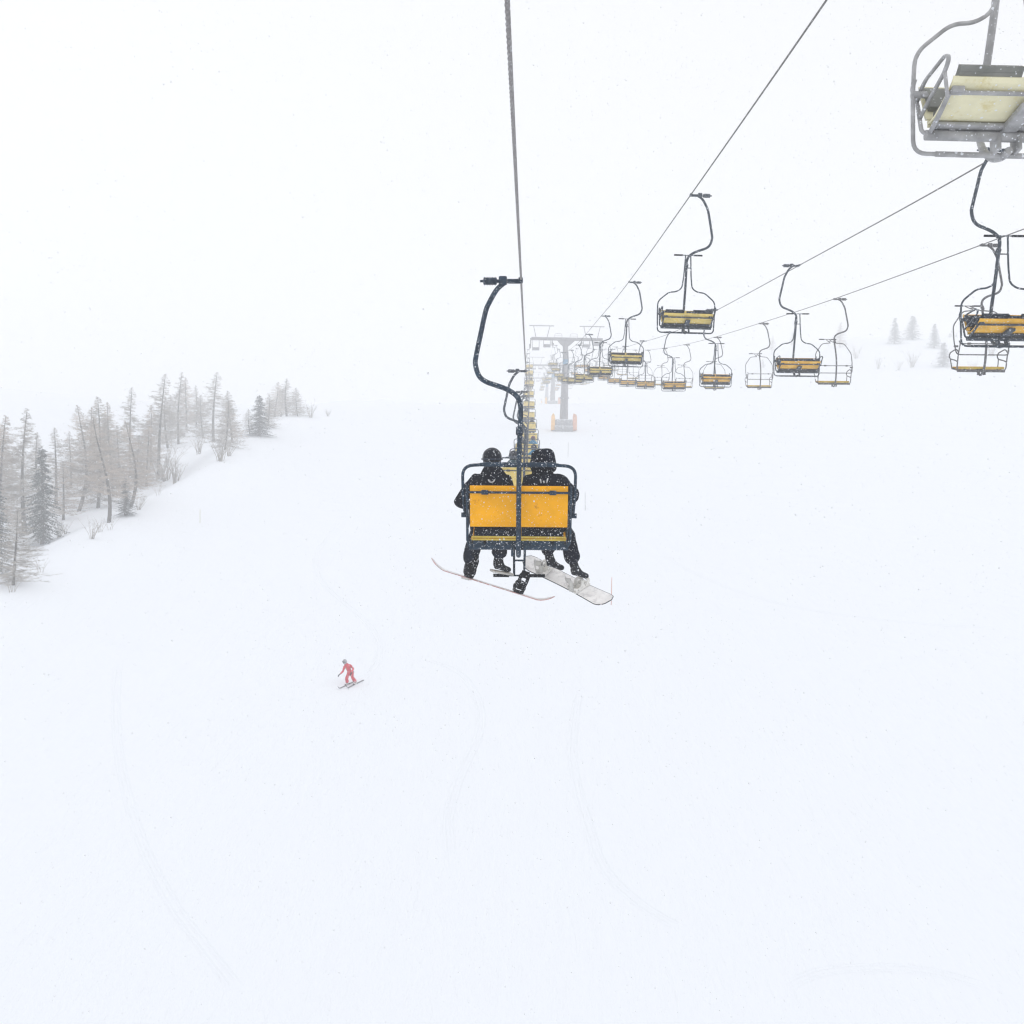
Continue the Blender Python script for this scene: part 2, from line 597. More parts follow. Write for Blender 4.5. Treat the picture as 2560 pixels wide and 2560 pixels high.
def rope_point(i, d):
    r = ROPES[i]
    k = 0 if d <= 168 else 1 if d <= 275 else 2 if d <= 367 else 3
    a, h = span(r['s'][k])
    hh = hermite(a, h, d)
    # px = 1326 + X*f/d  in the lift's own direction
    return CAM + FW * d + RT * (46.0 / FPX * d + r['X']) + UP * hh

rope_labels = ['thick grey steel rope over the occupied near chair, first from the left',
               'steel rope carrying the raised-bar chairs next to the near rope, second from the left',
               'steel rope running behind the cut-off top right chair, third from the left',
               'thin steel rope of the outermost right chairs, fourth from the left']
for i in range(4):
    mb = MB()
    ds = []
    d = -30.0
    while d < 470:
        ds.append(d)
        d += 0.025 if (2.5 < d < 14 and i == 0) else 0.06 if (2.5 < d < 24 and i < 1) else 1.5
    pts = [rope_point(i, d) for d in ds]
    n = 12
    b0 = 0
    rr = 0.0125 if i == 0 else 0.0135
    fr = frames(pts)
    for q, (p, a, c) in enumerate(fr):
        tw = ds[q] * 14.0 if i == 0 else 0
        fine = i == 0 and 2.5 < ds[q] < 24
        for j in range(n):
            t = 2 * math.pi * j / n
            rad = rr * ((1.0 + (0.17 if j % 2 else -0.05)) if fine else 1.0)
            t2 = t + (tw if fine else 0)
            mb.v.append(tuple(p + (a * math.cos(t2) + c * math.sin(t2)) * rad))
        if q:
            for j in range(n):
                k = (j + 1) % n
                mb.face(((q - 1) * n + j, (q - 1) * n + k, q * n + k, q * n + j), 0, not fine)
    o = mb.build('haul_rope', ['rope_frost' if i == 0 else 'rope'])
    tag(o, rope_labels[i], 'cable', 'haul ropes of the two chairlifts')

# ------------------------------------------------------------------ chairs
def rotx(a, c):
    """rotate about an axis parallel to x through c=(y,z)"""
    return Matrix.Translation((0, c[0], c[1])) @ Matrix.Rotation(a, 4, 'X') @ Matrix.Translation((0, -c[0], -c[1]))

def chair_parts(mode):
    """mode: 'down' bar lowered, seat level / 'up' bar raised, seat tipped / 'fold' bar raised, back folded"""
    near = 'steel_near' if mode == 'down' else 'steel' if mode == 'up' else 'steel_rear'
    P = []                                         # (name, MB, mats, [subparts])
    # grip on the rope
    g = MB()
    g.box((-0.085, 0, -0.012), (0.17, 0.05, 0.055), bev=0.012)
    g.box((-0.005, 0, 0.0), (0.055, 0.17, 0.05), bev=0.012)
    g.box((-0.222, 0, -0.005), (0.10, 0.09, 0.105), bev=0.02)
    g.tube([(-0.26, 0, -0.012), (-0.30, 0, -0.012)], 0.022, 10)
    sp = MB()
    sp.tube([(-0.295, 0, -0.012), (-0.30, 0, -0.012), (-0.455, 0, -0.012), (-0.46, 0, -0.012)], [0.03, 0.043, 0.043, 0.03], 12)
    for k in range(5):
        x = -0.31 - 0.032 * k
        sp.tube([(x, 0, -0.012), (x - 0.012, 0, -0.012)], 0.05, 12)
    sp.tube([(-0.46, 0, -0.012), (-0.5, 0, -0.012)], 0.015, 8)
    P.append(('grip', g, [near], [('spring', sp, [near])]))
    # hanger
    up = [(-0.215, 0, -0.04), (-0.30, 0, -0.12), (-0.385, 0, -0.27), (-0.43, 0, -0.38), (-0.49, 0, -0.66), (-0.54, -0.01, -0.91),
          (-0.55, -0.02, -1.02), (-0.507, -0.03, -1.16), (-0.42, -0.05, -1.235), (-0.28, -0.07, -1.285), (-0.15, -0.1, -1.335),
          (-0.045, -0.13, -1.41), (0.0, -0.16, -1.50)]
    if mode == 'up':
        low = [(0.005, -0.2, -1.64), (0, -0.28, -2.1), (0, -0.40, -2.6), (0, -0.44, -2.85), (0, -0.40, -3.05), (0, -0.22, -3.2), (0, -0.02, -3.26), (0, 0.13, -3.25)]
    else:
        low = [(0.012, -0.2, -1.64), (0, -0.33, -1.95), (0, -0.48, -2.3), (0, -0.52, -2.6), (0, -0.49, -3.0), (0, -0.42, -3.22), (0, -0.3, -3.33), (0, -0.18, -3.34)]
    h = MB()
    path = smooth(up + low, 4)
    h.tube(path, 0.031 if mode == 'down' else 0.029, 10)
    h.tube([(0.003, -0.19, -1.60), (0.004, -0.24, -1.68)] if mode != 'down' else [(0, -0.28, -1.80), (0, -0.31, -1.88)], 0.045, 10)
    P.append(('hanger', h, [near], []))
    # seat unit, origin at its rear tube
    T0 = (0.08, -3.14) if mode == 'up' else (-0.25, -3.24)
    tilt = R(12) if mode == 'up' else R(0) if mode == 'fold' else 0.0
    ST = rotx(tilt, (0, 0))
    ST = Matrix.Translation((0, T0[0], T0[1])) @ ST
    fr = MB()
    fr.tube([(-0.6, 0, 0), (0.6, 0, 0)], 0.038, 12)
    if mode == 'down':
        fr.box((0, -0.01, 0.05), (1.1, 0.03, 0.06), bev=0.008)
    fy, fz = (0.40, 0.105) if mode == 'up' else (0.42, 0.085)
    fr.tube([(-0.57, fy, fz), (0.57, fy, fz)], 0.016, 8)
    for sx in (-1, 1):
        fr.tube([(sx * 0.575, 0, 0), (sx * 0.575, 0.22, 0.05), (sx * 0.575, fy, fz)], 0.018, 8)
        fr.box((sx * 0.41, -0.0, 0.055), (0.05, 0.05, 0.05), bev=0.008)
        fr.box((sx * 0.52, fy, fz + 0.02), (0.09, 0.06, 0.055), bev=0.01)
    fr.box((0, 0.18, 0.045), (0.11, 0.36, 0.05), bev=0.012)
    if mode == 'up':
        fr.box((0, 0.035, 0.055), (1.12, 0.09, 0.03), bev=0.01)
    fr.box((0.075, -0.03, -0.045), (0.03, 0.14, 0.13), bev=0.01)
    fr.box((-0.075, -0.03, -0.045), (0.03, 0.14, 0.13), bev=0.01)
    P.append(('frame', fr.xf(ST), [near], []))
    st = MB()
    if mode == 'up':
        prof = [(-0.02, 0.105), (0.04, 0.088), (0.12, 0.085), (0.24, 0.100), (0.36, 0.125), (0.45, 0.155), (0.48, 0.18)]
    elif mode == 'fold':
        prof = [(-0.02, 0.07), (0.04, 0.06), (0.2, 0.065), (0.36, 0.075), (0.5, 0.09)]
    else:
        prof = [(-0.02, 0.105), (0.04, 0.088), (0.12, 0.085), (0.26, 0.108), (0.40, 0.14), (0.52, 0.18), (0.565, 0.21)]
    st.slab(prof, -0.575, 0.575, 0.016)
    rim = MB()
    rb_ = 0.055 if mode == 'fold' else 0.09
    rim.tube([(-0.57, -0.03, rb_ + 0.03), (0.57, -0.03, rb_ + 0.03)], 0.012, 8)
    rim.tube([(-0.57, -0.03, rb_), (0.57, -0.03, rb_)], 0.012, 8)
    sub = [('seat_rim', rim.xf(ST), ['yellow_rim'])]
    for sx in (-1, 1) if mode != 'fold' else ():
        cu = MB()
        g_ = 0.105 if mode == 'up' else 0.035
        a, b_ = (g_, 0.54) if sx > 0 else (-0.54, -g_)
        th_ = 0.066 if mode == 'up' else 0.1
        top = [(y, z + 0.012 + th_ / 2) for y, z in prof[1:-1]]
        cu.slab([(0.0, 0.12 + th_ / 2)] + top + ([(0.49, 0.235), (0.505, 0.21)] if mode == 'up' else [(0.575, 0.262), (0.6, 0.235)]), a, b_, th_)
        sub.append(('seat_cushion', cu.xf(ST), ['cushion']))
    P.append(('seat', st.xf(ST), ['yellow' if mode == 'down' else 'yellow_worn' if mode == 'fold' else 'yellow_frost'], sub))
    # backrest
    bk = MB()
    if mode == 'fold':
        bp_ = [(0.0, 0.10), (0.2, 0.105), (0.4, 0.118), (0.52, 0.14)]
        bk.slab(bp_, -0.57, 0.57, 0.016)
        P.append(('backrest', bk.xf(ST), ['yellow_worn'], []))
    else:
        bp_ = [(-0.03, 0.14), (-0.06, 0.22), (-0.09, 0.31), (-0.125, 0.39), (-0.15, 0.47)] if mode == 'up' else [(-0.05, 0.25), (-0.085, 0.31), (-0.115, 0.42), (-0.145, 0.56), (-0.17, 0.66), (-0.175, 0.745)]
        bk.slab(bp_, -0.585, 0.585, 0.016)
        sub = []
        for sx in (-1, 1):
            cu = MB()
            a, b_ = (0.03, 0.56) if sx > 0 else (-0.56, -0.03)
            cu.slab([(y + 0.035, z + 0.005) for y, z in bp_[1:-1]] + [(-0.145, bp_[-1][1] - 0.03)], a, b_, 0.045)
            sub.append(('back_cushion', cu.xf(ST), ['cushion']))
        P.append(('backrest', bk.xf(ST), ['yellow' if mode == 'down' else 'yellow_frost'], sub))
    br = MB()
    rz_ = 0.665 if mode != 'up' else 0.41
    az_ = 1.0 if mode != 'up' else 0.7
    br.tube([(-0.62, -0.2, rz_), (0.62, -0.2, rz_)], 0.014, 8)
    for sx in (-1, 1):
        br.box((sx * 0.405, -0.205, rz_), (0.085, 0.055, 0.055), bev=0.012)
    br = br.xf(ST)
    P.append(('back_rail', br, [near], []))
    for sx in (-1, 1):
        ar = MB()
        x = sx * 0.62
        ar.tube(rounded([(sx * 0.58, 0, 0), (x, -0.02, 0.06), (x, -0.08, 0.4), (x, -0.19, 0.68), (x, -0.12, 0.74)], 0.04), 0.0165, 8)
        ar.tube(rounded([(x, -0.1, 0.45), (x, 0.05, 0.56), (x, 0.46, 0.50), (x, 0.53, 0.42), (x, 0.45, 0.34), (x, 0.1, 0.27), (x, -0.05, 0.22)], 0.09), 0.016, 8)
        ar.tube([(x, 0.44, 0.34), (sx * 0.59, 0.40, 0.1)], 0.014, 8)
        ar.xf(Matrix.Diagonal((1, 1, az_, 1)))
        P.append(('armrest', ar.xf(ST), [near], []))
    # safety bar and foot rest
    sb = MB()
    fo = MB()
    pads = []
    if mode == 'down':
        x = 0.675
        for sx in (-1, 1):
            sb.tube(rounded([(sx * 0.40, -0.44, -2.245), (sx * x, -0.44, -2.26), (sx * (x - 0.005), -0.36, -2.62), (sx * 0.655, -0.2, -2.86)], 0.17, 6), 0.0195, 8)
            sb.tube(rounded([(sx * 0.655, -0.2, -2.86), (sx * 0.66, 0.15, -2.76), (sx * 0.64, 0.42, -2.74), (sx * 0.36, 0.62, -2.88), (sx * 0.1, 0.68, -3.02), (sx * 0.07, 0.68, -3.2)], 0.12, 5), 0.016, 8)
            sb.tube([(sx * 0.62, -0.2, -2.86), (sx * 0.70, -0.2, -2.86)], 0.03, 10)
        sb.tube([(-0.47, -0.44, -2.245), (-0.38, -0.44, -2.243), (0.38, -0.44, -2.243), (0.47, -0.44, -2.245)], [0.02, 0.029, 0.029, 0.02], 10)
        for sx in (-1, 1):
            fo.tube([(sx * 0.07, 0.68, -3.2), (sx * 0.068, 0.62, -3.45), (sx * 0.065, 0.6, -3.68)], 0.015, 8)
            pd = MB()
            pd.tube([(sx * 0.13, 0.6, -3.685), (sx * 0.335, 0.6, -3.685)], 0.022, 8)
            pads.append(pd)
        fo.tube([(-0.33, 0.6, -3.685), (0.33, 0.6, -3.685)], 0.011, 8)
        fo.tube([(-0.07, 0.615, -3.49), (0.07, 0.615, -3.49)], 0.012, 8)
        fo.tube([(-0.07, 0.66, -3.28), (0.07, 0.66, -3.28)], 0.012, 8)
    elif mode == 'up':
        y = 0.0
        sb.tube(rounded([(-0.06, y, -1.43), (-0.085, y, -1.9), (-0.12, y, -2.2), (-0.25, y, -2.29), (-0.42, y, -2.30), (-0.68, y, -2.52), (-0.68, y, -2.82),
                         (-0.665, y + 0.03, -3.26), (0.665, y + 0.03, -3.26), (0.68, y, -2.82), (0.68, y, -2.52), (0.42, y, -2.30), (0.25, y, -2.29), (0.12, y, -2.2),
                         (0.085, y, -1.9), (0.06, y, -1.43)], 0.1, 5), 0.016, 8)
        sb.tube([(-0.5, y + 0.03, -3.26), (0.5, y + 0.03, -3.26)], 0.021, 8)
        for sx in (-1, 1):
            sb.tube([(sx * 0.58, y, -2.82), (sx * 0.69, y, -2.82)], 0.026, 10)
            sb.tube([(sx * 0.6, y, -2.82), (sx * 0.62, 0.12, -2.86)], 0.016, 8)
            pd = MB()
            pd.tube([(sx * 0.13, y, -1.42), (sx * 0.335, y, -1.42)], 0.02, 8)
            pads.append(pd)
        fo.tube([(-0.33, y, -1.42), (0.33, y, -1.42)], 0.011, 8)
        fo.tube([(-0.065, y, -1.72), (0.065, y, -1.72)], 0.011, 8)
    else:
        sb.tube(rounded([(-0.08, 0.1, -1.66), (-0.42, -0.02, -1.70), (-0.68, -0.08, -2.08), (-0.69, -0.2, -2.5), (-0.66, -0.32, -2.84),
                         (0.66, -0.32, -2.84), (0.69, -0.2, -2.5), (0.68, -0.08, -2.08), (0.42, -0.02, -1.70), (0.08, 0.1, -1.66)], 0.1, 5), 0.0155, 8)
        for sx in (-1, 1):
            sb.tube([(sx * 0.6, -0.24, -2.62), (sx * 0.70, -0.24, -2.62)], 0.026, 10)
            fo.tube([(sx * 0.075, 0.1, -1.66), (sx * 0.065, 0.75, -1.46)], 0.013, 8)
            pd = MB()
            pd.tube([(sx * 0.13, 0.75, -1.45), (sx * 0.335, 0.75, -1.45)], 0.02, 8)
            pads.append(pd)
        fo.tube([(-0.33, 0.75, -1.45), (0.33, 0.75, -1.45)], 0.011, 8)
        fo.tube([(-0.065, 0.45, -1.555), (0.065, 0.45, -1.555)], 0.011, 8)
    P.append(('safety_bar', sb, [near], []))
    P.append(('footrest', fo, [near], [('foot_pad', p, ['rubber']) for p in pads]))
    return P

MIR = Matrix.Scale(-1, 4, (1, 0, 0))
def make_chair(mode, mirror, simple):
    P = chair_parts(mode.split('_')[0])
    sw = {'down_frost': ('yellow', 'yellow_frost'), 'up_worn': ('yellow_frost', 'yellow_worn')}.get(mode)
    if mode == 'up_hazed':  # corner chair: swap in the pale set with lens haze in its colours
        mp_ = {'yellow_frost': 'yellow_hazed', 'steel': 'steel_hazed', 'cushion': 'cushion_hazed', 'yellow_rim': 'yellow_hazed', 'rubber': 'cushion_hazed'}
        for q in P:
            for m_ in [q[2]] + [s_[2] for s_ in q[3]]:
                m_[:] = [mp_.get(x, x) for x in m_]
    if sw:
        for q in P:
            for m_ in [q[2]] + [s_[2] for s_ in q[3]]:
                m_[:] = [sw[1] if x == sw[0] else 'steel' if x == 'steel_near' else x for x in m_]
    if mirror:
        for nm, mb, m_, sub in P:
            mb.xf(MIR)
            for s_ in sub:
                s_[1].xf(MIR)
    if simple:
        names, tot = [], MB()
        for nm, mb, m_, sub in P:
            for mb2, mm in [(mb, m_)] + [(s_[1], s_[2]) for s_ in sub]:
                if mm[0] not in names:
                    names.append(mm[0])
                tot.add(mb2, names.index(mm[0]))
        return tot.build('lift_chair', names)
    root = empty('lift_chair')
    for nm, mb, m_, sub in P:
        o = mb.build(nm, m_, root)
        for s_ in sub:
            s_[1].build(s_[0], s_[2], o)
    return root

ORD = ['nearest', 'second nearest', 'third nearest', 'fourth nearest', 'fifth nearest', 'sixth nearest', 'seventh nearest', 'eighth nearest', 'ninth nearest',
       'tenth nearest', 'eleventh nearest', 'twelfth nearest', 'thirteenth nearest', 'fourteenth nearest', 'fifteenth nearest']
line_name = ['line straight ahead', 'second line from the left', 'third line from the left', 'outermost right line']
def seq(first, step, lim):
    out = list(first)
    while out[-1] + step < lim:
        out.append(out[-1] + step)
    return out
spots = [seq([12.8, 27.1], 14.3, 163), seq([7.65, 23.7, 38.6], 14.9, 163), seq([17.5], 13.55, 163), seq([27.0], 13.1, 163)]
far = [seq([176.0], 14.3, 352), seq([172.7], 14.9, 345), seq([174.0], 13.55, 330), seq([176.0], 13.1, 320)]
protos = {}
CH = {}
def get_chair(key):
    mode, mirror, simple = key
    if key not in protos:
        protos[key] = make_chair(*key)
        return protos[key]
    p = protos[key]
    return copy_tree(p) if not simple else copy_tree(p, None, (p, []))
state = ['yellow double chair seen from behind with its safety bar down', 'empty double chair facing us, yellow underside and raised bar',
         'empty double chair facing us, orange yellow seat and raised bar', 'empty double chair seen from behind, thin folded yellow seat']
special = {(0, 0): 'big yellow double chair in the middle carrying two riders in dark clothes',
           (1, 0): 'large pale yellow chair cut off by the top right corner',
           (2, 0): 'chair with dark edged yellow seat cut by the right edge below the corner chair',
           (3, 0): 'folded thin chair partly behind the dark edged chair at the right edge'}
for li in range(4):
    for k, d in enumerate(spots[li] + far[li]):
        simple = d > 118
        mode = ['down' if k == 0 else 'down_frost', 'up' if k else 'up_hazed', 'up_worn', 'fold'][li]
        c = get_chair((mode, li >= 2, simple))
        c.location = rope_point(li, d)
        facing = 0 if li in (0, 3) else math.pi
        sway = rnd.uniform(-2.4, 2.4) if k > 1 else rnd.uniform(-0.6, 0.6)
        lean = [0.4, -0.6, 0.3, 0.6][li] + sway * 0.35
        if k == 0 and li == 0:
            lean, sway = 0.65, 0
        # a lean towards image left is a rotation about the line's direction
        Rm = Matrix.Rotation(R(-lean), 4, 'Y') @ Matrix.Rotation(facing + R(sway), 4, 'Z')
        c.rotation_euler = Rm.to_euler()
        s_ = 0.95 if li == 1 and k else 1.0
        c.scale = (s_, s_, s_)
        if (li, k) in special:
            lab = special[(li, k)]
        elif k < len(spots[li]):
            lab = ORD[k] + ' chair on the ' + line_name[li] + ', ' + ['yellow back panel', 'bar raised', 'orange seat, bar raised', 'seat folded thin'][li]
        else:
            kk = k - len(spots[li])
            lab = ORD[min(kk, 14)] + ' faint chair past the near tower, ' + ['first', 'second', 'third', 'fourth'][li] + ' rope from the left'
        tag(c, lab, 'chairlift chair', 'double chairs hanging on the two chairlifts')
        c.name = 'lift_chair'
        CH[(li, k)] = c
bpy.context.view_layer.update()

# ------------------------------------------------------------------ people
def skin(name, V, E, mats, parent=None, sub=2, bump_noise=0.0):
    """V: {key: ((x,y,z),(rx,ry))}, E: [(a,b)..]; grown with a Skin modifier, first key is the root"""
    keys = list(V)
    me = bpy.data.meshes.new(name)
    me.from_pydata([V[k][0] for k in keys], [(keys.index(a), keys.index(b_)) for a, b_ in E], [])
    o = bpy.data.objects.new(name, me)
    COL.objects.link(o)
    md = o.modifiers.new('s', 'SKIN')
    md.use_smooth_shade = True
    md.branch_smoothing = 0.6
    for i, k in enumerate(keys):
        r_ = V[k][1]
        sv = me.skin_vertices[0].data[i]
        sv.radius = r_ if isinstance(r_, tuple) else (r_, r_)
        sv.use_root = (i == 0)
    ss = o.modifiers.new('u', 'SUBSURF')
    ss.levels = ss.render_levels = sub
    bpy.context.view_layer.update()
    dg = bpy.context.evaluated_depsgraph_get()
    nm = bpy.data.meshes.new_from_object(o.evaluated_get(dg))
    o.modifiers.clear()
    o.data = nm
    nm.name = name
    nm.polygons.foreach_set('use_smooth', [True] * len(nm.polygons))
    if bump_noise:
        rr = random.Random(len(nm.vertices))
        ph = [rr.uniform(0, 6) for _ in range(6)]
        nv = [v.normal.copy() for v in nm.vertices]
        for v, nn in zip(nm.vertices, nv):
            c = v.co
            w = math.sin(c.x * 19 + ph[0] + 14 * c.z) * math.sin(c.z * 34 + ph[1] - 9 * c.x) + 0.6 * math.sin(c.y * 31 + c.z * 47 + ph[2])
            v.co = c + nn * w * bump_noise
    nm.materials.clear()
    for m_ in ([mats] if isinstance(mats, str) else mats):
        nm.materials.append(MATS[m_])
    if parent:
        o.parent = parent
    return o

def hand_chain(V, E, wrist, direction, up, side, key, r=0.011, curl=0.9):
    """palm with four unequal curled fingers and a thumb"""
    d = Vector(direction).normalized()
    u = Vector(up).normalized()
    s_ = d.cross(u).normalized() * side
    w = Vector(wrist)
    V[key + 'p'] = (tuple(w + d * 0.055), (0.038, 0.02))
    E.append((key + 'w', key + 'p'))
    for i, L in enumerate((0.075, 0.085, 0.08, 0.06)):
        b_ = w + d * 0.09 + s_ * (0.03 - 0.02 * i)
        m_ = b_ + (d * 0.75 - u * 0.65) * L * 0.5
        e = m_ + (d * (0.2) - u * curl) * L * 0.5
        for q, pp in enumerate((b_, m_, e)):
            V[key + 'f%d%d' % (i, q)] = (tuple(pp), (r * (1 - 0.1 * q),) * 2)
        E += [(key + 'p', key + 'f%d0' % i), (key + 'f%d0' % i, key + 'f%d1' % i), (key + 'f%d1' % i, key + 'f%d2' % i)]
    t0 = w + d * 0.03 + s_ * 0.045
    t1 = t0 + (d * 0.5 + s_ * 0.35 - u * 0.5) * 0.05
    V[key + 't0'] = (tuple(t0), (r * 1.15,) * 2)
    V[key + 't1'] = (tuple(t1), (r,) * 2)
    E += [(key + 'p', key + 't0'), (key + 't0', key + 't1')]

def person(J, mats, helmet='helmet', fat=1.0, boots=True, face=(0, 1, 0), hood=False, jacket_noise=0.006):
    """J: joints in local metres. The root is the body mesh; the clothes are its children."""
    V, E = {}, []
    def P(k, p, r_):
        V[k] = (tuple(p), r_ if isinstance(r_, tuple) else (r_, r_))
    v = {k: Vector(p) for k, p in J.items()}
    P('hip', v['hip'], (0.15, 0.11))
    P('waist', v['hip'].lerp(v['neck'], 0.33), (0.135, 0.10))
    P('chest', v['hip'].lerp(v['neck'], 0.72), (0.155, 0.11))
    P('neck', v['neck'], 0.055)
    P('headb', v['neck'].lerp(v['head'], 0.55), 0.062)
    P('head', v['head'], (0.078, 0.095))
    P('headt', v['head'] + Vector((0, 0, 0.065)), (0.06, 0.075))
    P('nose', v['head'] + Vector(face) * 0.085 + Vector((0, 0, -0.02)), 0.016)
    E += [('hip', 'waist'), ('waist', 'chest'), ('chest', 'neck'), ('neck', 'headb'), ('headb', 'head'), ('head', 'headt'), ('head', 'nose')]
    for s_ in 'lr':
        P(s_ + 'sh', v[s_ + 'sh'], 0.06)
        P(s_ + 'el', v[s_ + 'el'], 0.043)
        P(s_ + 'w', v[s_ + 'ha'], 0.03)
        P(s_ + 'hp', v[s_ + 'kn'].lerp(v['hip'], 0.93) if s_ + 'hp' not in v else v[s_ + 'hp'], 0.09)
        P(s_ + 'kn', v[s_ + 'kn'], 0.06)
        P(s_ + 'an', v[s_ + 'an'], 0.036)
        P(s_ + 'to', v[s_ + 'an'].lerp(v[s_ + 'to'], 0.5), 0.022)
        E += [('chest', s_ + 'sh'), (s_ + 'sh', s_ + 'el'), (s_ + 'el', s_ + 'w'), ('hip', s_ + 'hp'), (s_ + 'hp', s_ + 'kn'), (s_ + 'kn', s_ + 'an'), (s_ + 'an', s_ + 'to')]
    body = skin('person', V, E, mats['skin'])
    # jacket
    f = fat
    A, B = {}, []
    def Q(k, p, r_):
        A[k] = (tuple(p), r_ if isinstance(r_, tuple) else (r_, r_))
    Q('hem', v['hip'] + Vector((0, 0, -0.03)), (0.20 * f, 0.155 * f))
    Q('waist', v['hip'].lerp(v['neck'], 0.35), (0.21 * f, 0.15 * f))
    Q('chest', v['hip'].lerp(v['neck'], 0.70), (0.24 * f, 0.155 * f))
    Q('yoke', v['hip'].lerp(v['neck'], 0.93), (0.205 * f, 0.14 * f))
    Q('collar', v['neck'].lerp(v['head'], 0.16), (0.18 * f, 0.14))
    Q('ctop', v['neck'].lerp(v['head'], 0.62), (0.108, 0.108))
    B += [('hem', 'waist'), ('waist', 'chest'), ('chest', 'yoke'), ('yoke', 'collar'), ('collar', 'ctop')]
    for s_ in 'lr':
        Q(s_ + 'sh', v[s_ + 'sh'], 0.095 * f)
        Q(s_ + 'ua', v[s_ + 'sh'].lerp(v[s_ + 'el'], 0.5), 0.088 * f)
        Q(s_ + 'el', v[s_ + 'el'], 0.08 * f)
        Q(s_ + 'fa', v[s_ + 'el'].lerp(v[s_ + 'ha'], 0.5), 0.068 * f)
        Q(s_ + 'cu', v[s_ + 'el'].lerp(v[s_ + 'ha'], 0.9), 0.05 * f)
        B += [('yoke', s_ + 'sh'), (s_ + 'sh', s_ + 'ua'), (s_ + 'ua', s_ + 'el'), (s_ + 'el', s_ + 'fa'), (s_ + 'fa', s_ + 'cu')]
    jk = skin('jacket', A, B, mats['jacket'], body, bump_noise=jacket_noise)
    # trousers
    A, B = {}, []
    Q('seat', v['hip'] + Vector((0, 0, 0.02)), (0.18 * f, 0.14 * f))
    for s_ in 'lr':
        hp = Vector(V[s_ + 'hp'][0])
        Q(s_ + 'hp', hp, 0.115)
        Q(s_ + 'th', hp.lerp(v[s_ + 'kn'], 0.5), 0.102)
        Q(s_ + 'kn', v[s_ + 'kn'], 0.088)
        Q(s_ + 'ca', v[s_ + 'kn'].lerp(v[s_ + 'an'], 0.45), 0.105)
        Q(s_ + 'cf', v[s_ + 'kn'].lerp(v[s_ + 'an'], 0.9), 0.108)
        B += [('seat', s_ + 'hp'), (s_ + 'hp', s_ + 'th'), (s_ + 'th', s_ + 'kn'), (s_ + 'kn', s_ + 'ca'), (s_ + 'ca', s_ + 'cf')]
    tr = skin('trousers', A, B, mats['trousers'], body, bump_noise=jacket_noise * 1.2)
    # gloves with separate fingers
    for i, s_ in enumerate('lr'):
        A, B = {}, []
        dr = (v[s_ + 'ha'] - v[s_ + 'el']).normalized()
        A[s_ + 'w'] = (tuple(v[s_ + 'ha'] - dr * 0.03), (0.042, 0.036))
        upv = Vector((0, 0, 1)) if abs(dr.z) < 0.8 else Vector((0, 1, 0))
        hand_chain(A, B, v[s_ + 'ha'], dr, upv, 1 if s_ == 'l' else -1, s_, 0.013)
        skin('glove', A, B, mats['glove'], body, sub=1)
    # boots
    if boots:
        for s_ in 'lr':
            A, B = {}, []
            an, to = v[s_ + 'an'], v[s_ + 'to']
            dr = (to - an)
            dr.z *= 0.4
            dr.normalize()
            dn = (an - v[s_ + 'kn']).normalized()
            sole = an + dn * 0.05
            Q('an', sole, (0.062, 0.066))
            Q('shaft', an - dn * 0.12, (0.07, 0.075))
            Q('mid', sole + dr * 0.1 + dn * 0.01, (0.05, 0.045))
            Q('toe', sole + dr * 0.2 + dn * 0.02, (0.045, 0.036))
            Q('heel', sole - dr * 0.04 + dn * 0.01, (0.052, 0.05))
            B = [('an', 'shaft'), ('an', 'mid'), ('mid', 'toe'), ('an', 'heel')]
            bo = skin('boot', A, B, mats['boot'], body, sub=1)
            if mats.get('sole'):
                so_ = MB()
                dn2 = Vector((0, 0, -1)) if abs(dn.z) > 0.5 else dn
                y_ = dr
                x_ = y_.cross(-dn).normalized()
                z_ = x_.cross(y_)
                rm = Matrix((x_, y_, z_)).transposed()
                so_.box(sole + dr * 0.085 - z_ * 0.068, (0.105, 0.31, 0.03), rm, bev=0.01)
                so_.build('sole', mats['sole'], bo)
    # head gear
    hd = v['head']
    if hood:
        A, B = {}, []
        Q('b', v['neck'] + Vector((0, -0.03, 0.0)), (0.185, 0.15))
        Q('m', hd + Vector((0.005, -0.02, -0.05)), (0.178, 0.165))
        Q('h', hd + Vector((0, -0.01, 0.06)), (0.162, 0.16))
        Q('t', hd + Vector((-0.02, -0.005, 0.15)), (0.125, 0.12))
        B = [('b', 'm'), ('m', 'h'), ('h', 't')]
        skin('hood', A, B, mats['jacket'], body, bump_noise=0.004)
    else:
        he = MB()
        he.ball(hd + Vector((0, -0.005, 0.02)), 0.122, (0.98, 1.12, 1.0), u=20, w=14)
        he.tube([hd + Vector((0, -0.01, -0.02)), hd + Vector((0, -0.01, -0.1))], [0.112, 0.095], 16)
        h_ = he.build('helmet', mats['helmet'], body)
        gg = MB()
        pts = [hd + Vector((math.cos(t) * 0.124, math.sin(t) * 0.138 - 0.005, 0.0)) for t in [2 * math.pi * i / 20 for i in range(21)]]
        gg.tube(pts, 0.010, 6)
        gg.build('goggle_strap', 'goggle_strap', h_)
    gl = MB()
    fv = Vector(face).normalized()
    sd = fv.cross(Vector((0, 0, 1)))
    rm = Matrix((sd, fv, Vector((0, 0, 1)))).transposed()
    gl.box(hd + fv * 0.1 + Vector((0, 0, 0.01)), (0.15, 0.07, 0.075), rm, bev=0.025)
    gl.build('goggles', 'rubber', body)
    return body, jk

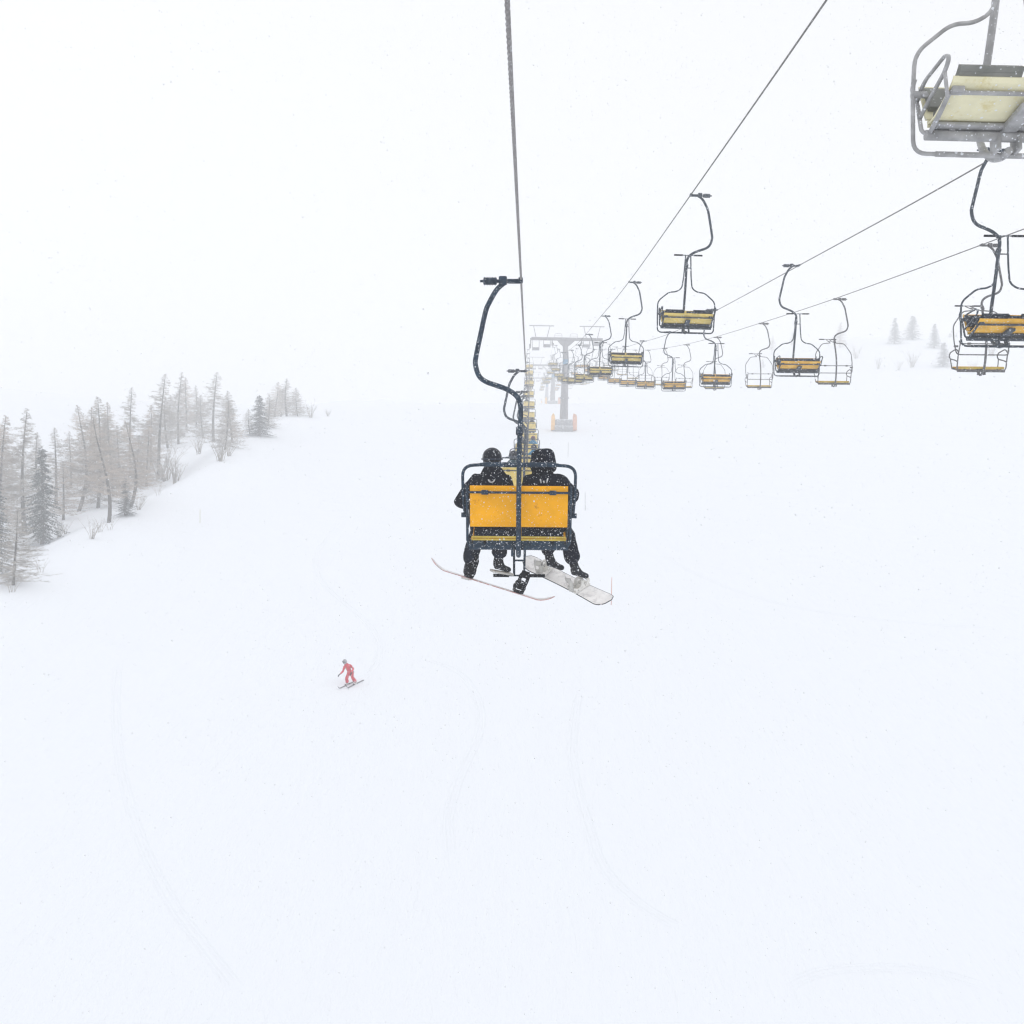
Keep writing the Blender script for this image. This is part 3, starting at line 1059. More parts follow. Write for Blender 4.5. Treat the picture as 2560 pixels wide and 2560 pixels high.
# the two riders on the near chair, in the chair's own metres (x right, y forward, z up from the rope)
c0 = Vector((0, 0, 0))
MC = CH[(0, 0)].matrix_world.copy()
JL = dict(hip=(-0.33, -0.10, -2.93), neck=(-0.33, -0.13, -2.37), head=(-0.335, -0.10, -2.18), lsh=(-0.52, -0.12, -2.42), rsh=(-0.14, -0.12, -2.43),
          lel=(-0.74, -0.08, -2.72), lha=(-0.62, 0.22, -2.78), rel=(-0.10, 0.0, -2.75), rha=(-0.16, 0.32, -2.78),
          lkn=(-0.53, 0.38, -3.02), rkn=(-0.2, 0.38, -3.02), lan=(-0.655, 0.47, -3.60), ran=(-0.27, 0.42, -3.50), lto=(-0.64, 0.62, -3.64), rto=(-0.13, 0.50, -3.58))
pl, jl = person(JL, dict(skin='skin', jacket='navy_cloth', trousers='navy_trousers', glove='plum_cloth', boot='boot_black', sole='sole_white', helmet='helmet_black'))
pl.matrix_world = MC
tag(pl, 'rider in dark jacket and round black helmet on the left half of the near chair', 'person')
JR = dict(hip=(0.30, -0.10, -2.93), neck=(0.29, -0.13, -2.36), head=(0.285, -0.11, -2.19), lsh=(0.10, -0.12, -2.43), rsh=(0.49, -0.12, -2.41),
          lel=(0.06, 0.0, -2.75), lha=(0.16, 0.32, -2.78), rel=(0.68, -0.06, -2.62), rha=(0.63, 0.24, -2.70),
          lkn=(0.34, 0.38, -3.05), rkn=(0.60, 0.36, -3.06), lan=(0.385, 0.46, -3.46), ran=(0.70, 0.38, -3.56), lto=(0.53, 0.50, -3.56), rto=(0.82, 0.44, -3.64))
pr, jr = person(JR, dict(skin='skin', jacket='navy_cloth', trousers='navy_cloth', glove='plum_cloth', boot='boot_black', helmet='helmet_black'), hood=True, fat=1.03)
pr.matrix_world = MC
tag(pr, 'rider with a tall dark hood up on the right half of the near chair', 'person')

def emblem(jk, body, cx, cz, strokes, r_):
    bv = BVHTree.FromPolygons([v.co for v in jk.data.vertices], [p.vertices for p in jk.data.polygons])
    mb = MB()
    for st_ in strokes:
        pts = []
        for (dx, dz) in st_:
            hit = bv.ray_cast(Vector((cx + dx, -1.5, cz + dz)), Vector((0, 1, 0)))
            y = hit[0].y - 0.004 if hit[0] else -0.3
            pts.append((cx + dx, y, cz + dz))
        mb.tube(pts, r_, 6)
    mb.build('back_emblem', 'white_ink', jk)
emblem(jl, pl, -0.335, -2.425, [[(0.036 * math.cos(t), 0.036 * math.sin(t)) for t in [math.pi + math.pi * i / 8 for i in range(9)]]], 0.0085)
emblem(jr, pr, 0.30, -2.435, [[(-0.045, 0.02), (-0.035, -0.03)], [(-0.005, 0.0), (0.0, -0.03)], [(0.045, 0.03), (0.03, -0.03)]], 0.009)

# other riders up the line
JG = dict(hip=(0, -0.10, -2.93), neck=(0, -0.10, -2.40), head=(0, -0.06, -2.2), lsh=(-0.18, -0.1, -2.48), rsh=(0.18, -0.1, -2.48),
          lel=(-0.27, 0.0, -2.74), lha=(-0.14, 0.28, -2.8), rel=(0.27, 0.0, -2.74), rha=(0.14, 0.28, -2.8),
          lkn=(-0.12, 0.38, -3.02), rkn=(0.12, 0.38, -3.02), lan=(-0.13, 0.42, -3.46), ran=(0.13, 0.42, -3.46), lto=(-0.13, 0.56, -3.5), rto=(0.13, 0.56, -3.5))
gen, gj = person(JG, dict(skin='skin', jacket='navy_cloth', trousers='navy_trousers', glove='rubber', boot='boot_black', helmet='helmet_black'), jacket_noise=0.003)
PALE = 'riders on the chairs farther up the near line'
riders = [(1, -0.29, 'teal_cloth', 'helmet_black', 'rider in dark teal jacket on the chair just beyond the near riders, left half'),
          (1, 0.30, 'navy_cloth', 'helmet_black', 'rider in dark jacket hidden behind the hooded rider, on the second chair up'),
          (2, -0.30, 'navy_cloth', 'helmet_black', 'rider in navy jacket on the left half of the third chair up the near line'),
          (2, 0.27, 'blue_cloth', 'helmet_black', 'rider in bright blue jacket and black helmet close beside the tall hood'),
          (3, -0.30, 'navy_cloth', 'grey_cloth', 'rider in navy jacket and grey helmet on the left half of the fourth chair up'),
          (3, 0.32, 'blue_cloth', 'maroon_shell', 'rider in blue jacket and maroon helmet above the one with the black helmet'),
          (4, -0.28, 'navy_cloth', 'helmet_black', 'small dark rider on the left half of the fifth chair up the near line'),
          (5, -0.28, 'grey_cloth', 'helmet_black', 'small rider in grey on the left half of the sixth chair up'),
          (5, 0.28, 'navy_cloth', 'helmet_black', 'small dark rider on the right half of the sixth chair up'),
          (6, -0.28, 'navy_cloth', 'grey_cloth', 'tiny dark rider on the left half of the seventh chair up'),
          (7, -0.28, 'teal_cloth', 'helmet_black', 'tiny rider in teal on the left half of the eighth chair up'),
          (9, -0.28, 'grey_cloth', 'helmet_black', 'faint tiny rider in grey on the left half of the tenth chair up'),
          (9, 0.28, 'grey_cloth', 'helmet_black', 'faint tiny rider in grey on the right half of the tenth chair up')]
gen_used = False
for k, x, jm, hm, lab in riders:
    p = gen if not gen_used else copy_tree(gen)
    if not gen_used:
        KIDS[gen.name] = (gen, [(c, [(g, []) for g in kids(c)]) for c in kids(gen)])
    gen_used = True
    ch = CH[(0, k)]
    p.location = ch.matrix_world @ Vector((x, 0, 0)) if ch.matrix_world.translation.length > 1 else ch.location + Vector((x, 0, 0))
    p.rotation_euler = ch.rotation_euler
    for c in kids(p):
        base = c.name.split('.')[0]
        m_ = jm if base == 'jacket' else hm if base == 'helmet' else None
        if m_:
            c.material_slots[0].link = 'OBJECT'
            c.material_slots[0].material = MATS[m_]
    tag(p, lab, 'person', PALE)
    p.name = 'person'

# ------------------------------------------------------------------ snowboards
def snowboard(Mx, L, Wd, topm, basem, bind, bmat, strapm='rubber', edgem='board_edge', flex=0.0, camber=0.10):
    """board in its own metres: x along, y across, z out of the top sheet"""
    n = 40
    outline = []
    for i in range(n + 1):
        t = -1 + 2 * i / n
        a = abs(t)
        w = Wd * (0.86 + 0.14 * min(a / 0.72, 1) ** 2)
        if a > 0.76:
            w *= math.sqrt(max(0.0, 1 - ((a - 0.76) / 0.24) ** 2)) * 0.98 + 0.02
        z = camber * max(0, (a - 0.74) / 0.26) ** 1.7 + flex * (t * t)
        outline.append((t * L / 2, w / 2, z))
    root = empty('snowboard')
    dk, bs, ed = MB(), MB(), MB()
    for mb, dz in ((dk, 0.005), (bs, -0.005)):
        m_ = 6
        for (x, w, z) in outline:
            for j in range(m_ + 1):
                mb.v.append((x, w * (-1 + 2 * j / m_), z + dz))
        for i in range(n):
            for j in range(m_):
                a = i * (m_ + 1) + j
                f = (a, a + m_ + 1, a + m_ + 2, a + 1)
                mb.face(f if dz > 0 else f[::-1], 0, True)
    loop = [(x, w, z) for x, w, z in outline] + [(x, -w, z) for x, w, z in outline[::-1]]
    ed.tube([Vector(p) for p in loop + loop[:1]], 0.006, 6)
    for mb, nm, m_ in ((dk, 'top_sheet', topm), (bs, 'base', basem), (ed, 'edge', edgem)):
        mb.build(nm, m_, root)
    for x, rz, hb in bind:
        Rz = Matrix.Translation((x, 0, 0.012)) @ Matrix.Rotation(rz, 4, 'Z')
        bd = MB()
        bd.box((0, 0.0, 0.012), (0.12, 0.27, 0.022), bev=0.008)
        bd.tube([(0, 0, 0), (0, 0, 0.03)], 0.055, 16)
        for s_ in (-1, 1):
            bd.box((s_ * 0.058, -0.01, 0.045), (0.012, 0.24, 0.05), bev=0.004)
        bd.tube(smooth([(-0.06, -0.10, 0.06), (-0.05, -0.15, 0.09), (0, -0.17, 0.10), (0.05, -0.15, 0.09), (0.06, -0.10, 0.06)], 4), 0.014, 8)
        b_ = bd.xf(Rz).build('binding', bmat, root)
        hbk = MB()
        bm = bmesh.new()
        rows = 8
        vs = []
        for i in range(rows + 1):
            t = i / rows
            zz = 0.05 + 0.25 * t
            hw = 0.05 + 0.022 * math.sin(t * math.pi * 0.8)
            if t > 0.85:
                hw *= 0.8
            row = []
            for j in range(7):
                u = -1 + 2 * j / 6
                yy = -0.155 - 0.03 * (1 - u * u) - 0.06 * t * hb
                row.append(bm.verts.new((u * hw, yy, zz)))
            vs.append(row)
        for i in range(rows):
            for j in range(6):
                if i in (3, 4) and j in (2, 3):
                    continue
                bm.faces.new((vs[i][j], vs[i][j + 1], vs[i + 1][j + 1], vs[i + 1][j]))
        bmesh.ops.solidify(bm, geom=list(bm.faces), thickness=0.009)
        hbk.bm(bm)
        hbk.xf(Rz).build('highback', bmat, b_)
        stp = MB()
        for yy, zz in ((0.0, 0.15), (0.10, 0.10)):
            pts = smooth([(-0.06, yy - 0.03, 0.05), (-0.058, yy, zz * 0.8), (-0.03, yy + 0.01, zz), (0.03, yy + 0.01, zz), (0.058, yy, zz * 0.8), (0.06, yy - 0.03, 0.05)], 4)
            for dq in (-0.014, 0, 0.014):
                stp.tube([q + Vector((0, dq, 0)) for q in pts], 0.011, 6)
        stp.xf(Rz).build('strap', strapm, b_)
    root.matrix_world = Mx
    return root

def basis(o_, a, w):
    a = Vector(a).normalized()
    w = Vector(w)
    w = (w - a * w.dot(a)).normalized()
    nrm = a.cross(w)
    m_ = Matrix.Identity(4)
    for i in range(3):
        m_[i][0], m_[i][1], m_[i][2], m_[i][3] = a[i], w[i], nrm[i], o_[i]
    return m_
b1 = snowboard(MC @ basis(c0 + Vector((-0.365, 0.53, -3.80)), (1.60, 0.0, -0.485), (0.0, 1.0, -0.075)), 1.66, 0.27, 'board_white', 'board_pink',
               [(-0.30, 0.0, 0.3), (0.36, 0.1, 0.9)], 'boot_black', edgem='board_pink', camber=0.10)
tag(b1, 'pinkish snowboard seen edge-on under the left rider, empty black binding on it', 'snowboard')
b2 = snowboard(MC @ basis(c0 + Vector((0.625, 0.70, -3.77)), (0.747, -0.60, -0.307), (0.42, 0.66, 0.47)), 1.48, 0.265, 'board_white', 'board_white',
               [(-0.36, 0.1, 0.0), (0.22, -0.1, 0.6)], 'binding_white', strapm='binding_white', camber=0.07)
tag(b2, 'white snowboard with white bindings under the hooded rider, top side showing', 'snowboard')

# ------------------------------------------------------------------ the skier on the piste
sk = on_ground(879, 1712)
JS = dict(hip=(-0.10, 0.12, 0.60), neck=(-0.28, -0.12, 1.06), head=(-0.37, -0.20, 1.24), lsh=(-0.40, -0.06, 0.98), rsh=(-0.08, 0.0, 1.02),
          lel=(-0.46, -0.24, 0.74), lha=(-0.60, -0.42, 0.62), rel=(0.10, -0.05, 0.84), rha=(0.02, -0.26, 0.68),
          lkn=(-0.27, -0.14, 0.36), rkn=(0.06, -0.06, 0.38), lan=(-0.23, -0.02, 0.08), ran=(0.24, 0.10, 0.10), lto=(-0.30, -0.16, 0.03), rto=(0.16, -0.06, 0.05),
          lhp=(-0.19, 0.10, 0.56), rhp=(-0.01, 0.12, 0.56))
ps, js = person(JS, dict(skin='skin', jacket='red_cloth', trousers='red_cloth', glove='rubber', boot='boot_white', helmet='helmet_grey'), face=(-0.5, -0.86, 0), fat=0.74)
ps.location = sk
ps.scale = (1.04, 1.04, 1.13)
tag(ps, 'skier in red suit and grey helmet coming down the open snow', 'person')
def ski(foot, lab):
    f = sk + Vector(foot)
    dr = Vector((-0.52, -0.85, 0)).normalized()
    mb = MB()
    rows = []
    for i in range(25):
        t = -0.72 + 1.55 * i / 24
        p = f + dr * t
        z = ground_z(p.x, p.y) + 0.03 + (0.16 * max(0, (t - 0.62) / 0.21) ** 1.6)
        rows.append((Vector((p.x, p.y, z)), 0.042 if t < 0.7 else 0.042 * (1 - (t - 0.7) / 0.2)))
    sd = dr.cross(Vector((0, 0, 1)))
    for p, w in rows:
        for s_ in (-1, 1):
            for z in (0.012, -0.008):
                mb.v.append(tuple(p + sd * s_ * w + Vector((0, 0, z))))
    for i in range(24):
        a = 4 * i
        for q in ((0, 2, 6, 4), (1, 5, 7, 3), (0, 4, 5, 1), (2, 3, 7, 6)):
            mb.face(tuple(a + j for j in q))
    mb.face((0, 1, 3, 2))
    mb.face((96, 98, 99, 97))
    o = mb.build('ski', 'ski_grey')
    bd = MB()
    q = f + Vector((0, 0, 0.03)) - Vector((0, 0, 0))
    bd.box(Vector((q.x, q.y, ground_z(q.x, q.y) + 0.06)) + dr * 0.18, (0.07, 0.07, 0.05), bev=0.01)
    bd.box(Vector((q.x, q.y, ground_z(q.x, q.y) + 0.06)) - dr * 0.16, (0.07, 0.09, 0.06), bev=0.01)
    bd.build('binding', 'boot_black', o)
    tag(o, lab, 'ski', 'the red skier\'s skis')
ski((-0.24, -0.05, 0), 'grey ski under the red skier\'s foot at the left of the picture')
ski((0.22, 0.05, 0), 'grey ski under the red skier\'s foot at the right of the picture')
def skipole(hand, dr, lab):
    mb = MB()
    h_ = sk + Vector(hand)
    dr = Vector(dr).normalized()
    mb.tube([h_ - dr * 0.06, h_ + dr * 1.0], [0.012, 0.007], 6)
    gp = MB()
    gp.tube([h_ - dr * 0.09, h_ + dr * 0.06], 0.018, 8)
    bk = MB()
    bk.tube([h_ + dr * 0.90, h_ + dr * 0.92], 0.04, 10)
    o = mb.build('ski_pole', 'ski_grey')
    gp.build('grip', 'rubber', o)
    bk.build('basket', 'rubber', o)
    tag(o, lab, 'ski pole', 'the red skier\'s poles')
skipole((-0.67, -0.49, 0.655), (0.06, 1.0, 0.02), 'pole trailing back from the red skier\'s outstretched hand')
skipole((0.02, -0.34, 0.72), (-0.02, 1.0, -0.05), 'pole trailing back from the red skier\'s bent arm')

# ------------------------------------------------------------------ lift towers
def tower(d, pxc, pyb, arm_py, lab, lean=0.0, orange=True):
    base = at(pxc, pyb, d)
    base.z -= 0.1
    top = at(pxc + (1411 - 1409) * 168 / d, arm_py, d)
    H = top.z - base.z
    root = empty('lift_tower', base)
    xs_ = [ROPES[i]['X'] + 46 / FPX * d for i in range(4)]
    rp = [rope_point(i, d) - base for i in range(4)]
    # trunk with a narrower neck
    tr = MB()
    tr.tube(smooth([(0, 0, -0.5), (0, 0, 2), (0.02, 0, H * 0.36), (0.05, 0, H * 0.62), (0.1, 0, H * 0.8), (0.0, 0, H - 1.0), (0.0, 0, H - 0.3)], 4),
            [0.72 - 0.016 * i for i in range(25)], 20)
    tr.tube([(0, 0, H * 0.33), (0, 0, H * 0.33 + 0.25)], 0.74, 20)
    tr.build('trunk', 'tower_steel', root)
    ca = MB()
    x0, x1 = rp[0].x + 0.25, rp[3].x - 0.1
    ca.box(((x0 + x1) / 2, 0, H), (x1 - x0, 0.55, 0.46), bev=0.03)
    vs = [(-1.3, H - 0.23), (1.5, H - 0.23), (0.9, H - 0.8), (0.45, H - 1.15), (-0.4, H - 1.15), (-0.8, H - 0.8)]
    b_ = len(ca.v)
    for yy in (-0.26, 0.26):
        for x, z in vs:
            ca.v.append((x, yy, z))
    ca.face(tuple(b_ + i for i in range(6)))
    ca.face(tuple(b_ + 6 + i for i in range(6))[::-1])
    for i in range(6):
        j = (i + 1) % 6
        ca.face((b_ + i, b_ + 6 + i, b_ + 6 + j, b_ + j))
    ca.build('crossarm', 'tower_steel', root)
    for sx, (a, c) in (('l', (0, 1)), ('r', (2, 3))):
        mx_ = (rp[a].x + rp[c].x) / 2
        lf = MB()
        lf.box((mx_, 0, H + 2.05), (3.95, 0.14, 0.13))
        for s_ in (-1, 1):
            lf.tube([(mx_ + s_ * 1.3, 0, H + 2.0), (mx_ + s_ * 0.88, 0, H + 0.2)], 0.055, 6)
        lf.build('lifting_frame', 'tower_steel', root)
    for i in range(4):
        p = rp[i]
        inw = 1 if i in (0, 2) else -1
        sh = MB()
        sh.box((p.x + inw * 0.16, 0, p.z - 0.15), (0.12, 3.6, 0.16))
        sh.box((p.x + inw * 0.16, 0, (p.z + H) / 2), (0.14, 0.2, abs(H - p.z) + 0.2))
        so_ = sh.build('sheave_beam', 'tower_dark', root)
        for k in range(6):
            yy = -1.5 + 0.6 * k
            q = rope_point(i, d + yy) - base
            w_ = MB()
            w_.tube([(q.x - 0.05, yy, q.z - 0.19), (q.x + 0.05, yy, q.z - 0.19)], 0.17, 14)
            w_.build('sheave', 'tower_dark', so_)
        cw = MB()
        xo, xi = p.x + inw * 0.45, p.x + inw * 1.5
        for yy in (-1.4, 1.4):
            cw.tube([(xo, yy, p.z - 0.45), (xo, yy * 0.2, H - 0.1)], 0.04, 6)
            cw.tube([(xi, yy, p.z - 0.45), (xi, yy * 0.2, H - 0.1)], 0.04, 6)
        cw.box(((xo + xi) / 2, 0, p.z - 0.48), (abs(xi - xo) + 0.1, 3.4, 0.16))
        cw.build('catwalk', 'tower_steel', root)
    rl = MB()
    for cx in (-1.15, 1.3):
        rl.tube(rounded([(cx - 0.6, 0, H + 0.2), (cx - 0.55, 0, H + 0.85), (cx + 0.55, 0, H + 0.85), (cx + 0.6, 0, H + 0.2)], 0.2), 0.025, 6)
        rl.tube([(cx - 0.57, 0, H + 0.5), (cx + 0.57, 0, H + 0.5)], 0.02, 6)
    rl.build('railing', 'tower_steel', root)
    sg = MB()
    sg.box((0.05, -0.85, H * 0.74), (0.8, 0.06, 0.75), bev=0.01)
    sg.build('sign_plate', 'sign_blue', root)
    ld = MB()
    for s_ in (-1, 1):
        ld.tube([(s_ * 0.22, -0.82, 1.5), (s_ * 0.22, -0.82, H - 1)], 0.02, 6)
    for k in range(int((H - 3) / 0.4)):
        ld.tube([(-0.22, -0.82, 1.8 + 0.4 * k), (0.22, -0.82, 1.8 + 0.4 * k)], 0.014, 5)
    ld.build('ladder', 'tower_steel', root)
    pb = MB()
    pb.box((0, 0, 0.35), (2.7, 1.8, 2.0), bev=0.06)
    pb.box((0, -1.0, -0.15), (2.9, 0.7, 0.9), bev=0.05)
    pb.build('plinth', 'plinth', root)
    if orange:
        for x, m_, w, t_ in ((-1.72, 'mat_orange', 0.62, 0), (1.75, 'mat_salmon', 0.7, 1)):
            pm = MB()
            b_ = len(pm.v)
            pr_ = [(-w / 2, -0.45), (w / 2, -0.35), (w / 2, 1.5), (w / 2 - 0.1, 2.05), (0 - 0.2 * t_, 2.3), (-w / 2 + 0.05, 1.9)]
            for yy in (-0.9, 0.6):
                for a, z in pr_:
                    pm.v.append((x + a, yy, z))
            k = len(pr_)
            pm.face(tuple(b_ + i for i in range(k)))
            pm.face(tuple(b_ + k + i for i in range(k))[::-1])
            for i in range(k):
                j = (i + 1) % k
                pm.face((b_ + i, b_ + k + i, b_ + k + j, b_ + j))
            pm.build('crash_mat', m_, root)
    tag(root, lab, 'lift tower', 'towers shared by the two chairlifts')
tower(168, 1409, 1068, 849, 'nearest grey lift tower with orange crash mats at its foot')
tower(275, 1381, 1014, 914, 'second grey lift tower, smaller and fainter, behind the near one')
tower(367, 1366, 1017, 946, 'farthest, faintest lift tower just left of the second one')

# ------------------------------------------------------------------ piste poles
def piste_pole(px, py, h, m_, lab, tilt=0.0):
    b_ = on_ground(px, py)
    mb = MB()
    mb.tube([b_ - Vector((0, 0, 0.1)), b_ + Vector((tilt, 0, h))], [0.022, 0.018], 8)
    o = mb.build('piste_pole', m_)
    tag(o, lab, 'pole', 'marker poles on the piste')
piste_pole(1528, 1512, 2.0, 'pole_orange', 'thin reddish marker pole right of the white snowboard')
piste_pole(1463, 1277, 1.9, 'pole_grey', 'thin grey marker pole beside the elbow of the hooded rider', -0.05)
piste_pole(1420, 1141, 1.9, 'pole_grey', 'thin faint marker pole below the near lift tower')
piste_pole(500, 1307, 1.3, 'pole_yellow', 'short yellowish marker pole on the left slope near the trees')
p = on_ground(1864, 960)

# ------------------------------------------------------------------ ski tracks pressed into the snow
def ski_track(pix, hgt=0.010, gap=0.16):
    pts = smooth([on_ground(px, py) for px, py in pix], 14)
    mb = MB()
    fr_ = []
    for i, p in enumerate(pts):
        t = (pts[min(i + 1, len(pts) - 1)] - pts[max(i - 1, 0)])
        t.z = 0
        t.normalize()
        fr_.append((p, Vector((-t.y, t.x, 0))))
    for off in (-gap, gap):
        for sgn in (-1, 1):
            b_ = len(mb.v)
            for i, (p, sd) in enumerate(fr_):
                f = min(1.0, i / 6.0, (len(fr_) - 1 - i) / 6.0)
                for w, z in ((0.02, -0.02), (0.06, hgt), (0.16, -0.02)):
                    q = p + sd * (off + sgn * w)
                    q.z = ground_z(q.x, q.y) + 0.012 + z * f - 0.02 * (1 - f)
                    mb.v.append(tuple(q))
            for i in range(len(fr_) - 1):
                for j in range(2):
                    a_ = b_ + 3 * i + j
                    mb.face((a_, a_ + 1, a_ + 4, a_ + 3), 0, True)
    MATS['snow'] = sm
    tag(mb.build('ski_track', 'snow'), kind='structure')
for pix in ([(1060, 1650), (1120, 1668), (1160, 1695), (1188, 1735), (1203, 1785), (1196, 1840), (1170, 1900), (1140, 1970), (1120, 2060), (1130, 2150)],
            [(896, 1706), (925, 1680), (948, 1640), (940, 1590), (905, 1545), (850, 1500), (800, 1450), (790, 1390), (830, 1330), (880, 1280)],
            [(1450, 1700), (1432, 1850), (1440, 1950), (1470, 2060), (1510, 2170), (1600, 2260), (1720, 2330)],
            [(300, 1640), (290, 1760), (300, 1900), (345, 2080), (420, 2240), (520, 2380), (600, 2480)],
            [(1960, 2470), (2060, 2430), (2200, 2420), (2330, 2430), (2480, 2470)],
            [(1640, 1380), (1750, 1440), (1880, 1490), (2050, 1530), (2300, 1560), (2500, 1570)]):
    ski_track(pix)

# ------------------------------------------------------------------ trees
def larch(seed, H=11.0, dens=1.0, clear=0.12, width=1.0, warm=False, crook=0.3):
    r_ = random.Random(seed)
    tk, cr = MB(), MB()
    path = []
    ph, ph2 = r_.uniform(0, 6), r_.uniform(0, 6)
    for i in range(13):
        t = i / 12
        path.append(Vector((crook * math.sin(t * 3.1 + ph) * (1 - t * 0.3) - crook * math.sin(ph), crook * 0.6 * (math.cos(t * 2.6 + ph2) - math.cos(ph2)), t * H)))
    tk.tube(path, [0.15 * (1 - i / 12) ** 0.9 + 0.012 for i in range(13)], 8)
    def at_t(t):
        q = t * 12
        i = min(int(q), 11)
        return path[i].lerp(path[i + 1], q - i)
    nb = int(190 * dens)
    for k in range(nb):
        t = clear + (1 - clear) * (k + r_.random()) / nb
        p = at_t(t)
        az = r_.uniform(0, 2 * math.pi)
        shape = (1 - t) ** 0.95 * (0.75 + 0.25 * min(1, (t - clear) * 8))
        L = (0.08 + 3.5 * shape * r_.uniform(0.35, 1.2)) * width
        dh = Vector((math.cos(az), math.sin(az), 0))
        droop = r_.uniform(-0.45, 0.55) * (1.15 - t)
        pts = [p, p + dh * L * 0.4 + Vector((0, 0, -droop * L * 0.35)), p + dh * L * 0.75 + Vector((0, 0, -droop * L * 0.6)) + Vector((r_.uniform(-.1, .1), r_.uniform(-.1, .1), 0)) * L,
               p + dh * L + Vector((0, 0, -droop * L * 0.55 + 0.12 * L * r_.random()))]
        cr.tube(pts, [0.028 * (1 - t * 0.6), 0.02 * (1 - t * 0.5), 0.013, 0.006], 3, 0, False)
        side = Vector((-dh.y, dh.x, 0))
        nt_ = int(7 + 20 * L)
        for q in range(nt_):
            u = r_.uniform(0.12, 1.0)
            i = min(int(u * 3), 2)
            b_ = pts[i].lerp(pts[i + 1], u * 3 - i)
            l2 = r_.uniform(0.15, 0.5) * (1.15 - 0.5 * u) * (0.6 + 0.4 * width) * min(1.0, 0.25 + 0.75 * L)
            dv = (side * r_.choice((-1, 1)) * r_.uniform(0.4, 1) + dh * r_.uniform(0.1, 0.8) + Vector((0, 0, r_.uniform(-0.85, 0.7)))).normalized()
            e = b_ + dv * l2
            w = Vector((0, 0, 0.009)) if abs(dv.z) < 0.7 else side * 0.009
            n0 = len(cr.v)
            for z in (b_ - w, b_ + w, e + w * 0.5, e - w * 0.5):
                cr.v.append(tuple(z))
            cr.face((n0, n0 + 1, n0 + 2, n0 + 3), 0)
            if r_.random() < 0.8:
                e2 = b_.lerp(e, 0.5) + (dv + side * r_.uniform(-1, 1) + Vector((0, 0, r_.uniform(-.5, .4)))).normalized() * l2 * 0.5
                m_ = b_.lerp(e, 0.4)
                n0 = len(cr.v)
                for z in (m_ - w * 0.7, m_ + w * 0.7, e2 + w * 0.4, e2 - w * 0.4):
                    cr.v.append(tuple(z))
                cr.face((n0, n0 + 1, n0 + 2, n0 + 3), 0)
    root = empty('larch_tree')
    tk.build('trunk', 'bark', root)
    cr.build('crown', 'twig_warm' if warm else 'twig', root)
    return root

def spruce(seed, H=9.0, width=1.0, clear=0.12, dens=1.0):
    r_ = random.Random(seed)
    tk, cr = MB(), MB()
    tk.tube([(0, 0, 0), (0.03, 0, H * 0.5), (0, 0, H)], [0.2, 0.12, 0.02], 8)
    nl = int(26 * dens)
    for k in range(nl):
        t = clear + (1 - clear) * (k / nl) ** 0.95
        z = t * H
        for j in range(int(7 + 4 * (1 - t))):
            az = r_.uniform(0, 2 * math.pi)
            L = (0.15 + 2.1 * (1 - t) ** 0.85 * r_.uniform(0.55, 1.1)) * width
            dh = Vector((math.cos(az), math.sin(az), 0))
            side = Vector((-dh.y, dh.x, 0))
            p = Vector((0, 0, z + r_.uniform(-0.15, 0.15)))
            seg = 5
            pts = [p + dh * L * q / seg + Vector((0, 0, -0.42 * L * (q / seg) ** 1.4 + 0.1 * L * (q / seg) ** 3)) for q in range(seg + 1)]
            cr.tube(pts, [0.022, 0.02, 0.015, 0.012, 0.008, 0.004], 3, 0, False)
            for q in range(int(10 + 17 * L)):
                u = r_.uniform(0.08, 1)
                i = min(int(u * seg), seg - 1)
                b_ = pts[i].lerp(pts[i + 1], u * seg - i)
                l2 = r_.uniform(0.18, 0.42) * (1.2 - 0.7 * u) * (0.5 + 0.5 * width)
                dv = (side * r_.choice((-1, 1)) * r_.uniform(0.3, 1) + dh * r_.uniform(0.2, 0.9) + Vector((0, 0, r_.uniform(-0.6, 0.05)))).normalized()
                e = b_ + dv * l2
                wv = dv.cross(Vector((0, 0, 1))).normalized() * r_.uniform(0.03, 0.055) + Vector((0, 0, r_.uniform(-0.02, 0.02)))
                n0 = len(cr.v)
                for zz in (b_ - wv * 0.6, b_ + wv * 0.6, b_.lerp(e, 0.6) + wv, e, b_.lerp(e, 0.6) - wv):
                    cr.v.append(tuple(zz))
                cr.face((n0, n0 + 1, n0 + 2, n0 + 3, n0 + 4), 0)
    root = empty('spruce_tree')
    tk.build('trunk', 'bark', root)
    cr.build('crown', 'needles', root)
    return root

def shrub_mesh(seed, H=2.2, spread=0.9, ns=14):
    r_ = random.Random(seed)
    mb = MB()
    for k in range(ns):
        az = r_.uniform(0, 2 * math.pi)
        dh = Vector((math.cos(az), math.sin(az), 0))
        L = H * r_.uniform(0.5, 1.0)
        sp_ = spread * r_.uniform(0.2, 1.0) * 0.6
        b_ = dh * r_.uniform(0, 0.25)
        pts = [b_ - Vector((0, 0, 0.1))]
        for q in range(1, 6):
            t = q / 5
            pts.append(b_ + dh * sp_ * L * t ** 1.3 + Vector((r_.uniform(-.05, .05), r_.uniform(-.05, .05), L * t)))
        mb.tube(pts, [0.022, 0.02, 0.016, 0.012, 0.008, 0.004], 4, 0, False)
        for q in range(9):
            u = r_.uniform(0.3, 1)
            i = min(int(u * 5), 4)
            p = pts[i].lerp(pts[i + 1], u * 5 - i)
            dv = Vector((r_.uniform(-1, 1), r_.uniform(-1, 1), r_.uniform(0.2, 1.1))).normalized()
            mb.tube([p, p + dv * L * r_.uniform(0.1, 0.26)], [0.009, 0.003], 3, 0, False)
    return mb

